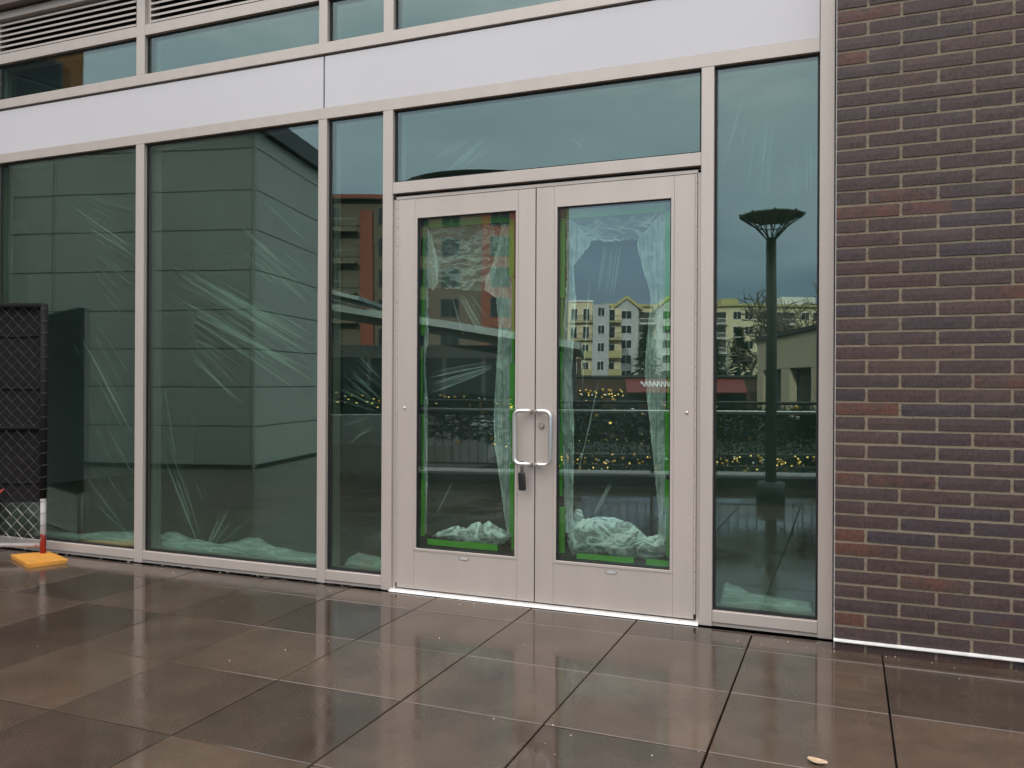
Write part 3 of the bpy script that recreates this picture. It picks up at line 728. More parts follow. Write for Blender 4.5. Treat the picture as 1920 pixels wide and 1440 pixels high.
film_sheet('plastic_sheet', -.70, -.08, .06, 2.97, YF, FOLDS, 'clear plastic film behind the tall pane beside the brick wall', haze=.11, seed=5, minor=60)

def inside(p, poly):
    c = False; n = len(poly); j = n-1
    for i in range(n):
        if (poly[i][1] > p[1]) != (poly[j][1] > p[1]) and p[0] < (poly[j][0]-poly[i][0])*(p[1]-poly[i][1])/(poly[j][1]-poly[i][1])+poly[i][0]: c = not c
        j = i
    return c
def edge_dist(p, poly):
    best = 9; n = len(poly)
    for i in range(n):
        a, b = poly[i], poly[(i+1) % n]; dx, dz = b[0]-a[0], b[1]-a[1]; l2 = dx*dx+dz*dz or 1e-9
        t_ = max(0, min(1, ((p[0]-a[0])*dx+(p[1]-a[1])*dz)/l2))
        best = min(best, math.hypot(p[0]-a[0]-dx*t_, p[1]-a[1]-dz*t_))
    return best
def film_patch(name, poly, y, parent, dens, res=.010, crump=.008, puff=0., seed=0, mat='film_crumpled', edge=.0, freq=16, stretch=(1, 1)):
    x0 = min(p[0] for p in poly); x1 = max(p[0] for p in poly); z0 = min(p[1] for p in poly); z1 = max(p[1] for p in poly)
    nx, nz = int((x1-x0)/res)+2, int((z1-z0)/res)+2
    mb = MB(); idx = {}
    ok = {}
    for j in range(nz):
        for i in range(nx):
            p = (x0+i*res+.004*noise.noise((i*.4, j*.4, seed)), z0+j*res+.004*noise.noise((i*.4, j*.4, seed+9)))
            if inside(p, poly):
                ed = edge_dist(p, poly)
                h = 0
                q = Vector((p[0]*freq*stretch[0], p[1]*freq*stretch[1], seed*3.1))
                for a in (1, 2.1, 4.3): h += (1-abs(noise.noise(q*a))*2.2)/a
                yy = y-crump*h-puff*min(1, ed/.06)**.55
                idx[i, j] = len(mb.v); mb.v.append((p[0], yy, p[1]))
                mb.a.append(dens*(1+.35*noise.noise((p[0]*7, p[1]*7, seed+2))) + (edge if ed < .012 else 0))
    for j in range(nz-1):
        for i in range(nx-1):
            c = [(i, j), (i+1, j), (i+1, j+1), (i, j+1)]
            c = [idx[k] for k in c if k in idx]
            if len(c) >= 3: mb.f.append(tuple(c))
    o = mb.build(name, mat, parent, True); return o
def tape_rect(root, x0, z0, x1, z1, y, r_):
    mb = MB(); n = max(2, int(max(x1-x0, z1-z0)/.05)); i = 0
    vert = (z1-z0) > (x1-x0)
    for k in range(n+1):
        t_ = k/n; yy = y+r_.uniform(-.0008, .0008)
        if vert: a, b = (x0+r_.uniform(-.0015, .0015), yy, z0+(z1-z0)*t_), (x1+r_.uniform(-.0015, .0015), yy, z0+(z1-z0)*t_)
        else: a, b = (x0+(x1-x0)*t_, yy, z0+r_.uniform(-.0015, .0015)), (x0+(x1-x0)*t_, yy, z1+r_.uniform(-.0015, .0015))
        mb.v += [a, b, (b[0], b[1]+.0006, b[2]), (a[0], a[1]+.0006, a[2])]
    for k in range(n):
        a = k*4
        for q in range(4): mb.f.append((a+q, a+(q+1) % 4, a+4+(q+1) % 4, a+4+q))
    mb.f += [(3, 2, 1, 0), (n*4, n*4+1, n*4+2, n*4+3)]
    return mb.build('tape_strip', 'tape', root)
SIDE_TAPE = {20: [(-2.452, .34, -2.438, 1.10), (-2.450, 1.90, -2.437, 2.26), (-1.850, 1.42, -1.836, 1.92), (-1.848, .30, -1.833, .40), (-1.852, .82, -1.838, 1.06)],
             30: [(-1.543, 1.48, -1.529, 1.78), (-1.543, 1.01, -1.530, 1.35), (-.921, 1.15, -.905, 1.58), (-.921, .33, -.906, .60)]}
def door_sheet(x, label, valance, dl, dr, bundle, tapes, folds, seed):
    r_ = random.Random(seed)
    root = tag(empty('plastic_sheet', (x, 4.60, .26)), label, 'plastic sheet')
    parts = [film_patch('valance', valance, 4.610, root, .52, seed=seed, freq=13, stretch=(.8, 1.25), mat='film_valance', edge=.15),
             film_patch('side_drape', dl, 4.606, root, .58, res=.004, seed=seed+1, stretch=(1.6, .5), edge=.13, mat='film_drape'),
             film_patch('side_drape', dr, 4.607, root, .58, res=.004, seed=seed+2, stretch=(1.5, .5), edge=.13, mat='film_drape'),
             film_patch('bundle', bundle, 4.640, root, .95, res=.006, crump=.014, puff=.05, seed=seed+3, freq=4.5, edge=.2)]
    cx0, cx1 = min(p[0] for p in dl)-.01, max(p[0] for p in dr)+.005
    cs = MB()  # faint sheet across the whole opening, added to lift dark reflections
    for j in range(9):
        for i in range(5): cs.v.append((cx0+(cx1-cx0)*i/4, 4.622+.006*noise.noise((i*.7, j*.6, seed)), .33+1.93*j/8)); cs.a.append(.055+.02*noise.noise((i*.9, j*.5, seed+4)))
    for j in range(8):
        for i in range(4): a = j*5+i; cs.f.append((a, a+1, a+6, a+5))
    parts.append(cs.build('film', 'film', root, True))
    fo = MB()
    for f in folds: fold_strip(fo, *f, 4.612, r_)
    for f, g in zip(folds, folds[1:]):
        if math.hypot(f[0]-g[0], f[1]-g[1]) < .2:
            for q in range(4):
                u = r_.random(); fold_strip(fo, *[f[i]+(g[i]-f[i])*u for i in range(4)], .003, r_.uniform(.12, .3), 4.613, r_)
    tapes = tapes + SIDE_TAPE[seed]
    parts.append(tag(fo.build('crease', 'film', root, True), kind='stuff'))
    for t_ in tapes: parts.append(tape_rect(root, *t_, 4.583, r_))
    for p in parts: p.location = (-x, -4.60, -.26)
door_sheet(-2.13, 'torn clear plastic taped with green tape inside the left door glass', VAL_L, DRL_L, DRR_L, BUN_L, TAPE_L, FOLDDL, 20)
door_sheet(-1.22, 'torn clear plastic with a big hole taped in green inside the right door glass', VAL_R, DRL_R, DRR_R, BUN_R, TAPE_R, FOLDDR, 30)

def heap(label, prof, y, seed, dy=.05):
    """rolled-up film lying on the sill: prof = (x, top z)"""
    mb = MB(); n = 22; m_ = 0; zb = .020
    x0, x1 = prof[0][0], prof[-1][0]; steps = max(10, int((x1-x0)/.012))
    for s in range(steps+1):
        t_ = s/steps; x = x0+(x1-x0)*t_
        for k in range(len(prof)-1):
            if prof[k][0] <= x <= prof[k+1][0]+1e-6:
                u = (x-prof[k][0])/(prof[k+1][0]-prof[k][0]); u = u*u*(3-2*u); zt = prof[k][1]+(prof[k+1][1]-prof[k][1])*u; break
        hgt = (zt-zb)/2*.88*(min(1, t_*14+.25))*(min(1, (1-t_)*14+.25))
        for j in range(n):
            a = 2*math.pi*j/n
            q = Vector((x*3.5+math.sin(a)*.4, math.cos(a)*1.6, math.sin(a)*1.6+seed))
            rr = 1+.22*(1-2.4*abs(noise.noise(q)))+.05*noise.noise(q*2.7)
            mb.v.append((x, y+dy*math.cos(a)*rr, max(.014, zb+hgt+hgt*math.sin(a)*rr))); mb.a.append(.80)
    for s in range(steps):
        for j in range(n): mb.f.append((s*n+j, s*n+(j+1) % n, (s+1)*n+(j+1) % n, (s+1)*n+j))
    mb.f.append(tuple(range(n))); mb.f.append(tuple(reversed(range(steps*n, steps*n+n))))
    return tag(mb.build('plastic_roll', 'film_roll', None, True), label, 'plastic sheet')
heap('rumpled roll of clear plastic on the sill behind the fence foot', [(-6.05, .10), (-5.56, .11), (-5.23, .15), (-4.86, .17)], 4.74, 3)
heap('long rumpled roll of clear plastic along the sill of the widest pane', [(-4.80, .15), (-4.60, .20), (-4.40, .15), (-4.20, .13), (-4.05, .16), (-3.87, .21), (-3.65, .15), (-3.47, .13), (-3.21, .13)], 4.74, 5)
heap('short rumpled roll of clear plastic behind the narrow pane left of the doors', [(-3.10, .12), (-3.0, .165), (-2.88, .15), (-2.72, .12)], 4.74, 7)
heap('twisted roll of clear plastic at the foot of the pane by the bricks', [(-.655, .17), (-.63, .20), (-.56, .18), (-.49, .145), (-.31, .13), (-.15, .125)], 4.74, 9, .06)

# ================================================================== THINGS BY THE SHOPFRONT
# key safe hanging on the left door handle
ks = tag(empty('key_safe', (-1.735, YD-.05, .80)), 'small black key safe hanging from the lower end of the left door handle', 'key safe')
kb_ = MB(); sec = [(.000, .017), (.006, .0205), (.05, .0215), (.088, .0205), (.101, .017), (.106, .010)]
n = 12
for h, hw in sec:
    for j in range(n):
        a = 2*math.pi*j/n; ca, sa = math.cos(a), math.sin(a)
        kb_.v.append((.006*(.5-h/.106)+hw*math.copysign(abs(ca)**.55, ca), .014*math.copysign(abs(sa)**.55, sa), -.128+h))
for k in range(len(sec)-1):
    for j in range(n): kb_.f.append((k*n+j, k*n+(j+1) % n, (k+1)*n+(j+1) % n, (k+1)*n+j))
kb_.f.append(tuple(reversed(range(n)))); kb_.f.append(tuple(range((len(sec)-1)*n, len(sec)*n)))
body = kb_.build('body', 'black_plastic', ks, True)
MB().box(-.010, .010, -.0165, -.0138, -.105, -.045).build('cover', 'black_plastic', body)
MB().tube([(-.006, 0, -.024), (-.006, 0, .030), (-.004, 0, .036), (0, 0, .0385), (.004, 0, .036), (.006, 0, .030), (.006, 0, -.024)], .0036, 8).build('shackle', 'black_plastic', ks, True)

# fence panel
FP = Vector((-5.475, 4.375, 0)); fd = Vector((-.909, -.418, 0)); fnrm = Vector((.418, -.909, 0))
fe = tag(empty('fence_panel', FP), 'temporary chain link fence panel backed with black cloth at the left glass', 'fence')
LW = 1.75
def fpt(s, z, off=0.): return fd*s + fnrm*off + Vector((0, 0, z))
MB().tube([fpt(0, .015), fpt(0, .43)], .021, 14).build('post', 'post', fe, True)['label'] = 'post end with flaking red paint'
MB().tube([fpt(0, .43), fpt(0, 1.855)], .024, 14).build('wrapped_post', 'cloth', fe, True)['label'] = 'post wrapped in black cloth'
MB().tube([fpt(LW, .015), fpt(LW, 1.855)], .021, 14).build('post', 'galv', fe, True)
MB().tube([fpt(.02, .085), fpt(LW, .085)], .017, 12).build('rail', 'rail_paint', fe, True)
MB().tube([fpt(.0, 1.842), fpt(LW, 1.842)], .021, 12).build('rail', 'cloth', fe, True)
MB().tube([fpt(.02, .945), fpt(LW, .945)], .018, 12).build('rail', 'cloth', fe, True)
cm = MB(); nx, nz = 36, 40
for j in range(nz+1):
    for i in range(nx+1):
        s_ = LW*i/nx; z_ = .40+1.46*j/nz
        off = -.016+.006*noise.noise((s_*3, z_*5, 1))+(.004*math.sin(z_*40)*math.exp(-((z_-1.25+.05*s_)/.03)**2))
        if j == 0: off += .004
        cm.v.append(tuple(fpt(s_, z_, off)))
for j in range(nz):
    for i in range(nx): a = j*(nx+1)+i; cm.f.append((a, a+1, a+nx+2, a+nx+1))
for zc in (.405, .54, .965, 1.235, 1.62):      # hems and pulled creases
    pts = [fpt(LW*i/20, zc+.012*noise.noise((i*.5, zc, 3)), -.010) for i in range(21)]
    cm.tube(pts, .006, 5)
cm.build('screen_cloth', 'cloth', fe, True)
def chain(z0, z1, mat, name):
    mb = MB(); p = .040; nst = int(LW/p)
    for k in range(nst):
        s0 = .022+p*k; pts = []
        m_ = int((z1-z0)/.043)
        for q in range(m_+1):
            zz = z0+(z1-z0)*q/m_
            side = (q+k) % 2
            pts.append(fpt(s0+(p*1.02 if side else -p*.02), zz, .0015*(1 if (q % 2) else -1)+.012))
        mb.tube(pts, .0017, 5)
    return tag(mb.build(name, mat, fe), kind='stuff')
chain(.40, 1.83, 'wire_black', 'chain_link_mesh'); chain(.09, .40, 'galv', 'chain_link_mesh')
tw = MB()
for k in range(20):
    z_ = .14+k*.088
    tw.tube([fpt(.03*math.cos(a)-.004, z_+.02*a/6.3, .027*math.sin(a)) for a in [i*.63 for i in range(11)]], .0017, 5)
tag(tw.build('tie_wire', 'wire_black', fe), kind='stuff')
fr_ = MB().tube([fpt(.27, .50, .02), fpt(.30, .47, .035), fpt(.33, .455, .03), fpt(.36, .47, .02)], [.006, .014, .012, .004], 8)
M['red_rag'] = basic('red_rag', (.28, .04, .02), .8)
fr_.build('red_ribbon', 'red_rag', fe, True)

# two stacked plywood footing boards
def plywood(name, pts, z0, z1, label):
    mb = MB().prism([(x, y, z1) for x, y in reversed(pts)], (0, 0, z0-z1))
    return tag(mb.build(name, 'yellow'), label, 'plywood board', 'yellow plywood boards under the fence post')
bp_ = [(-5.645, 4.245), (-5.50, 4.440), (-5.115, 4.288), (-5.225, 4.058)]
plywood('plywood_board', bp_, .014, .026, 'upper yellow plywood board carrying the fence post')
plywood('plywood_board', [(x+.012*math.cos(i*2), y+.012*math.sin(i*2)-.004) for i, (x, y) in enumerate(bp_)], .001, .0132, 'lower yellow plywood board lying on the wet pavers')

# dry leaf, grit
lf_ = MB(); n = 14
for i in range(n):
    a = 2*math.pi*i/n; rr = 1+.10*math.sin(3*a)
    lf_.v.append((.033*math.cos(a)*rr, .019*math.sin(a)*rr, .003+.010*abs(math.sin(a))+.004*math.cos(2*a)))
lf_.v.append((0, 0, .003))
for i in range(n): lf_.f.append((i, (i+1) % n, n))
lo = lf_.build('leaf', 'leaf', None, False, (-.088, 3.01, .001)); lo.rotation_euler = (0, 0, -.25)
sm = lo.modifiers.new('thick', 'SOLIDIFY'); sm.thickness = .0012
tag(lo, 'curled pale brown dead leaf on the wet pavers', 'leaf')
gr = MB(); rg = random.Random(11)
def pebble(x, y, s):
    gr.ball((x, y, s*.35), s, 5, .5)
for k in range(150): pebble(-6.2+4.2*rg.random()**1.1, F-.012+rg.gauss(0, .012) if rg.random() < .85 else rg.uniform(4.2, 4.45), rg.uniform(.0015, .0045))
for k in range(40): pebble(rg.uniform(-.72, 1.1), rg.choice((4.33, 4.44))-abs(rg.gauss(0, .03)) if rg.random() < .8 else rg.uniform(4.1, 4.4), rg.uniform(.0015, .004))
for k in range(35):
    x, y = rg.uniform(-6, 1.0), rg.uniform(1.9, 4.4); pebble(x, y, rg.uniform(.0008, .0022))
for px_ in ((-1.02, 2.96), (-.93, 2.90), (-1.25, 2.93), (-2.5, 3.3), (-1.9, 3.75), (-.62, 2.85)): pebble(px_[0], px_[1], .0035)
tag(gr.build('debris', 'litter'), 'scattered pale grit along the sills and on the pavers', 'debris', kind='stuff')

# ================================================================== THE PLAZA BEHIND THE CAMERA (seen in the glass)
M['panel_grey'] = basic('grey_rain_panel', (.45, .50, .455), .55, 0, .4, .05, 2.)
M['cap_dark'] = basic('dark_cap_metal', (.05, .055, .055), .4, .4)
M['steel_grey'] = basic('dark_grey_steel', (.075, .082, .078), .4, .5)
M['tube_steel'] = basic('stainless_tube', (.50, .53, .50), .28, .9)
M['pole'] = basic('bronze_painted_steel', (.062, .070, .056), .5, .2)
M['kerb'] = basic('pale_concrete', (.36, .37, .36), .8, 0, .3, .1, 5.)
M['kerb_dark'] = basic('wet_dark_concrete', (.05, .05, .05), .5, 0, .4, .15, 5.)
M['green'] = basic('garland_green', (.020, .058, .030), .9, 0, .1, .4, 30.)
M['gold'] = basic('gold_bauble', (.85, .55, .10), .25, .35)
M['white_ball'] = basic('white_bauble', (.80, .82, .80), .2, 0)
M['wall_brown'] = basic('brown_cladding', (.15, .12, .09), .8, 0, .3, .06, .4)
M['wall_red'] = basic('red_cladding', (.25, .075, .048), .8, 0, .3, .06, .4)
M['wall_orange'] = basic('orange_brown_panel', (.19, .085, .03), .7, 0, .3, .06, .6)
M['wall_cream'] = basic('cream_stucco', (.74, .655, .43), .85, 0, .3, .05, .3)
M['wall_grey'] = basic('pale_grey_stucco', (.50, .52, .52), .85, 0, .3, .05, .3)
M['wall_yellow'] = basic('ochre_trim', (.46, .42, .20), .8)
M['wall_beige'] = basic('beige_block', (.56, .48, .34), .85, 0, .3, .06, .4)
M['wall_brick'] = basic('far_red_brick', (.085, .055, .042), .85, 0, .3, .15, 1.2)
M['white_trim'] = basic('white_trim', (.75, .76, .74), .6)
M['roof_red'] = basic('red_awning', (.15, .02, .02), .6)
M['roof_dark'] = basic('dark_roof', (.045, .05, .052), .6)
M['roof_pale'] = basic('pale_metal_roof', (.30, .36, .35), .35, .4)
M['bark'] = basic('grey_bark', (.14, .12, .09), .9, 0, .2, .2, 3.)
M['needles'] = basic('dark_needles', (.018, .038, .020), .8, 0, .2, .4, 1.)

# grey panel-clad building on the left
gb = tag(empty('panel_building', (-8.31, -1.10, 0)), 'low grey building clad in wide panels across the plaza', 'building')
ul, ua = (-.974, .227), (-.227, -.974)        # along its two visible walls from the near corner
inn = (ul[0]+ua[0], ul[1]+ua[1])
o0 = (0, 0)
LG, AG = 13.0, 2.85
core = MB(); core.obox(o0, ul, ua, .04, LG, .04, AG, -1.0, 5.30); core.build('core', 'dark' if False else 'cap_dark', gb)
pz = [.03, .62, 1.22, 1.80, 2.39, 3.00, 3.61, 4.21, 4.84, 5.12]
for zi in range(len(pz)-1):
    za, zb = pz[zi]+.008, pz[zi+1]-.008
    s = .0
    cols = [(.046, 3.35), (3.36, 6.3), (6.31, 9.6), (9.61, LG)]
    for a, b in cols: MB().obox(o0, ul, ua, a+.006, b-.006, 0, .038, za, zb).build('wall_panel', 'panel_grey', gb)
    for a, b in ((0.046, AG),): MB().obox(o0, ul, ua, 0, .038, a+.003, b-.003, za, zb).build('wall_panel', 'panel_grey', gb)
cp = MB(); cp.obox(o0, ul, ua, .002, .040, .002, .040, .0, 5.12); cp.build('corner_trim', 'panel_grey', gb)
cp = MB(); cp.obox(o0, ul, ua, -.10, LG+.1, -.10, AG+.1, 5.125, 5.42); cp.build('roof_edge', 'cap_dark', gb)
cp = MB(); cp.obox(o0, ul, ua, 4.15, 4.42, -.10, -.002, .0, 5.12); cp.build('downpipe', 'steel_grey', gb)

# tall orange-brown block further left
ob = tag(empty('office_block', (-23.95, -11.47, 0)), 'tall orange brown block with dark gridded windows', 'building')
ua2 = (-.23, .973); ub2 = (-.973, -.23)
MB().obox(o0, ua2, ub2, 0, 12, 0, 14, -1, 26).build('wall', 'wall_orange', ob)
for zf in (5.2, 8.9, 12.6, 16.3, 20.0):
    for sx in (.72, 5.6):
        w = MB().obox(o0, ua2, ub2, sx, sx+4.3, -.12, -.003, zf, zf+2.9); wn = w.build('window', 'cap_dark', ob)
        for q in range(3):
            for zz, hh in ((zf+.1, 1.85), (zf+2.05, .75)):
                MB().obox(o0, ua2, ub2, sx+.1+q*1.4, sx+1.4+q*1.4, -.145, -.123, zz, zz+hh).build('pane', 'bldg_glass', wn)

# generic far building face helper: windows with frame + pane, balconies with slab + rail
def win(b, o, u, n, s, z, w, h, mat='white_trim', mull=1):
    f = MB(); t_ = .09
    f.obox(o, u, n, s, s+w, -.06, .0, z, z+h); wn = f.build('window', mat, b)
    k = mull+1; pw = (w-t_*(k+1))/k
    p = MB()
    for i in range(k): p.obox(o, u, n, s+t_+i*(pw+t_), s+t_+i*(pw+t_)+pw, -.10, -.062, z+t_, z+h-t_)
    p.build('pane', 'bldg_glass', wn)
def balcony(b, o, u, n, s, z, w, d, mat, slab='white_trim', solid=False):
    sl = MB().obox(o, u, n, s, s+w, -d, -.005, z-.22, z); sb = sl.build('balcony', slab, b)
    r_ = MB()
    if solid: r_.obox(o, u, n, s, s+w, -d-.02, -d+.1, z+.005, z+1.1)
    else:
        r_.obox(o, u, n, s, s+w, -d+.02, -d+.1, z+1.0, z+1.1); r_.obox(o, u, n, s, s+w, -d+.02, -d+.1, z+.08, z+.16)
        m_ = int(w/.45)
        for i in range(m_+1): r_.obox(o, u, n, s+(w-.06)*i/m_, s+(w-.06)*i/m_+.06, -d+.03, -d+.09, z+.16, z+1.0)
    r_.build('railing', mat, sb)

# brown and red apartment building
bu = Vector((.927, -.375)); bu = (bu.x, bu.y); bn = (-.375, -.927)
BO = (-51.0, -62.0)
bb = tag(empty('brown_apartments', (BO[0], BO[1], 0)), 'brown and red six storey apartment building with curved roof', 'building')
MB().obox(o0, bu, bn, 0, 26.5, 0, 16, -2, 20.0).build('wall', 'wall_brown', bb)
MB().obox(o0, bu, bn, -.6, 11.0, -.8, 16, 20.02, 20.45).build('roof', 'roof_dark', bb)
MB().obox(o0, bu, bn, -.62, 11.02, -.85, -.802, 20.1, 20.5).build('roof_edge', 'wall_red', bb)
for a, b_ in ((5.2, 6.5), (17.6, 21.7)): MB().obox(o0, bu, bn, a, b_, -.35, -.004, -2, 18.9).build('bay', 'wall_red', bb)
cr = MB(); m_ = 24
ring = [(17.6+7.0*math.cos(math.pi*2*i/m_), 5+5*math.sin(math.pi*2*i/m_)) for i in range(m_)]
cr.prism([(bu[0]*x+bn[0]*y, bu[1]*x+bn[1]*y, 19.9) for x, y in reversed(ring)], (0, 0, 3.0)); cr.build('roof_drum', 'wall_brown', bb)
ring = [(17.6+8.6*math.cos(math.pi*2*i/m_), 5+6.2*math.sin(math.pi*2*i/m_)) for i in range(m_)]
cr = MB(); b0 = len(cr.v)
for x, y in ring: cr.v.append((bu[0]*x+bn[0]*y, bu[1]*x+bn[1]*y, 22.95))
cr.v.append((bu[0]*17.6+bn[0]*5, bu[1]*17.6+bn[1]*5, 24.4)); 
for i in range(m_): cr.f.append((i, (i+1) % m_, m_))
cr.f.append(tuple(reversed(range(m_)))); cr.build('roof', 'roof_pale', bb)
for fl_ in range(6):
    z = 1.2+3.1*fl_
    for s in (1.2, 7.0, 10.2, 13.4): win(bb, o0, bu, bn, s, z+.7, 1.9, 1.9, 'cap_dark')
    for s in (18.5,): win(bb, (bn[0]*-.36, bn[1]*-.36), bu, bn, s, z+.7, 2.0, 2.0, 'cap_dark')
    balcony(bb, o0, bu, bn, 2.0, z+.1, 2.9, 1.2, 'steel_grey', 'wall_brown')

# cream apartments, nearer wing
lu = Vector((9.0, -3.5)).normalized(); lu = (lu.x, lu.y); ln_ = (lu[1], -lu[0])
cl2 = tag(empty('cream_apartments', (-50.2, -137.9, 0)), 'cream and pale grey apartment wing with flat roof and dark balconies', 'building')
LO = o0
MB().obox(o0, lu, ln_, 0, 6.55, 0, 14, -2, 16.6).build('wall', 'wall_cream', cl2)
MB().obox(o0, lu, ln_, 6.55, 9.55, -.9, 14, -2, 16.1)\
    .build('wall', 'wall_grey', cl2)['label'] = 'pale grey stucco bay'
MB().obox(o0, lu, ln_, 9.55, 12.0, .6, 14, -2, 15.5).build('wall', 'wall_cream', cl2)
MB().obox(o0, lu, ln_, -.2, 6.7, -.2, 14.2, 16.62, 16.95).build('roof_edge', 'white_trim', cl2)
MB().obox(o0, lu, ln_, 1.9, 4.6, -.05, -.003, -2, 6.2).build('wall', 'wall_brick', cl2)['label'] = 'red brick base'
for fl_ in range(5):
    z = -.2+3.3*fl_
    win(cl2, o0, lu, ln_, .9, z+1.0, .95, 1.7, 'white_trim', 0)
    win(cl2, o0, lu, ln_, 2.6, z+.2, 1.2, 2.2, 'white_trim', 1); win(cl2, o0, lu, ln_, 4.8, z+.2, 1.2, 2.2, 'white_trim', 1)
    if fl_: balcony(cl2, o0, lu, ln_, 2.4 if fl_ > 2 else 4.5, z, 4.1 if fl_ > 2 else 2.05, .85, 'steel_grey' if fl_ > 2 else 'wall_yellow', 'wall_yellow', fl_ <= 2)
    win(cl2, (ln_[0]*-.9, ln_[1]*-.9), lu, ln_, 7.4, z+.9, 1.3, 1.7, 'white_trim', 1)
    win(cl2, (ln_[0]*.6, ln_[1]*.6), lu, ln_, 9.7, z+.2, 1.1, 2.2, 'white_trim', 0)
    if fl_: balcony(cl2, (ln_[0]*.6, ln_[1]*.6), lu, ln_, 9.56, z, 2.4, 1.6, 'steel_grey' if fl_ > 2 else 'wall_yellow', 'wall_yellow', fl_ <= 2)

# cream apartments, farther gabled block
MO = (-47.0, -160.7)
cm2 = tag(empty('gabled_apartments', (MO[0], MO[1], 0)), 'long cream apartment block with ochre gables and white balconies', 'building')
mu = Vector((40.0, -16.1)).normalized(); mu = (mu.x, mu.y); mn = (mu[1], -mu[0])
MB().obox(o0, mu, mn, 0, 47.5, 1.6, 15, -2, 17.9).build('wall', 'wall_cream', cm2)
MB().obox(o0, mu, mn, -.6, 47.8, .9, 15.6, 17.92, 18.45).build('roof_edge', 'wall_yellow', cm2)
MB().obox(o0, mu, mn, 25.0, 28.6, 3, 8, 18.46, 19.7).build('roof_house', 'wall_yellow', cm2)
MB().obox(o0, mu, mn, 38.0, 45.0, 3, 8, 18.46, 20.3).build('roof_house', 'white_trim', cm2)
def gable(s0, s1, zt, zp):
    g = MB(); a, b_, c = (s0, s1, (s0+s1)/2)
    f3 = lambda s, y, z: (mu[0]*s+mn[0]*y, mu[1]*s+mn[1]*y, z)
    off = (mn[0]*3.0, mn[1]*3.0, 0)
    g.prism([f3(a, 0, -2), f3(a, 0, zt), f3(c, 0, zp), f3(b_, 0, zt), f3(b_, 0, -2)], off); g.build('bay', 'wall_grey', cm2)
    e = MB(); t_ = .75
    e.prism([f3(a-.8, -.5, zt-.3), f3(a-.8, -.5, zt+t_-.3), f3(c, -.5, zp+t_), f3(c, -.5, zp+.02)], (mn[0]*3.6, mn[1]*3.6, 0))
    e.prism([f3(c, -.5, zp+.02), f3(c, -.5, zp+t_), f3(b_+.8, -.5, zt+t_-.3), f3(b_+.8, -.5, zt-.3)], (mn[0]*3.6, mn[1]*3.6, 0))
    e.build('gable_roof', 'wall_yellow', cm2)
gable(1.6, 6.6, 17.2, 19.4); gable(10.4, 15.4, 17.2, 19.4)
for fl_ in range(5):
    z = 1.6+3.15*fl_
    for s in (2.9, 11.6): win(cm2, o0, mu, mn, s, z+.9, 2.3, 1.8, 'white_trim', 1)
    for s, w in ((7.0, 3.2), (22.3, 3.4), (36.0, 4.0)):
        MB().obox(o0, mu, mn, s, s+w, 1.52, 1.598, z+.1, z+2.5).build('recess', 'cap_dark', cm2)
        balcony(cm2, (mn[0]*1.6, mn[1]*1.6), mu, mn, s-.1, z, w+.2, 1.3, 'white_trim')
    for s in (17.5, 20.0, 27.2, 29.6, 32.5, 41.5, 44.0): win(cm2, (mn[0]*1.6, mn[1]*1.6), mu, mn, s, z+.9, 1.7, 1.7, 'white_trim', 1)

# beige low building
eu = (.327, .945); en = (-.945, .327)
be_ = tag(empty('beige_building', (-4.45, -37.64, 0)), 'low beige block building with tall dark openings', 'building')
MB().obox(o0, eu, (.945, -.327), 0, 16, .35, 14, -2, 2.05).build('wall', 'roof_dark', be_)
MB().obox(o0, eu, (.945, -.327), -.1, 16, -.05, 14, 2.06, 3.62).build('wall', 'wall_beige', be_)
MB().obox(o0, eu, (.945, -.327), -.2, 16.1, -.15, 14.1, 3.63, 3.82).build('roof_edge', 'roof_dark', be_)
for a, b_ in ((-.1, 1.1), (4.6, 6.1), (9.4, 10.6), (14.2, 16)): MB().obox(o0, eu, (.945, -.327), a, b_, -.04, .3, -2, 2.055).build('pillar', 'wall_beige', be_)

# dark pavilion with pale sloping eaves
pv = tag(empty('pavilion', (-15, -13, 0)), 'dark pavilion with pale sloping eave across the railing', 'building')
MB().obox((0, 0), RD, (-RN.x, -RN.y), -.5, 7.5, .6, 7, -1.6, 2.5).build('wall', 'roof_dark', pv)
for k in range(6): MB().obox((0, 0), RD, (-RN.x, -RN.y), -.2+k*1.25, .9+k*1.25, .55, .598, -.6, 2.1).build('window', 'bldg_glass', pv)
rf = MB(); q = lambda s, y, z: (RD.x*s-RN.x*y, RD.y*s-RN.y*y, z)
rf.prism([q(-2.5, -.6, 4.15), q(7.8, -.6, 2.55), q(7.8, 8, 2.55), q(-2.5, 8, 4.15)], (0, 0, -.22)); rf.build('roof', 'roof_pale', pv)
rf = MB(); rf.prism([q(-3.2, -1.2, 4.9), q(1.2, -1.2, 3.9), q(1.2, 5, 3.9), q(-3.2, 5, 4.9)], (0, 0, -.12)); rf.build('canopy', 'roof_pale', pv)

# shop with red awning
sh = tag(empty('awning_shop', (-13.5, -40.5, 0)), 'brick shop front under a long red awning with white flourishes', 'shop')
su = (.927, -.375); sn = (-.375, -.927)
MB().obox(o0, su, sn, -2.5, 9.5, .5, 8, -1.5, 1.75).build('wall', 'wall_brick', sh)
MB().obox(o0, su, sn, -2.6, 9.6, .3, 8.2, 1.76, 1.88).build('roof', 'roof_dark', sh)
for k in range(5): MB().obox(o0, su, sn, -1.9+k*2.2, -.3+k*2.2, .42, .498, -1, .75).build('window', 'bldg_glass', sh)
aw = MB(); f3 = lambda s, y, z: (su[0]*s+sn[0]*y, su[1]*s+sn[1]*y, z)
aw.prism([f3(1.0, -.6, .88), f3(8.3, -.6, .88), f3(8.3, .4, 1.68), f3(1.0, .4, 1.68)], (0, 0, -.06)); awn = aw.build('awning', 'roof_red', sh)
sq = MB(); pts = []
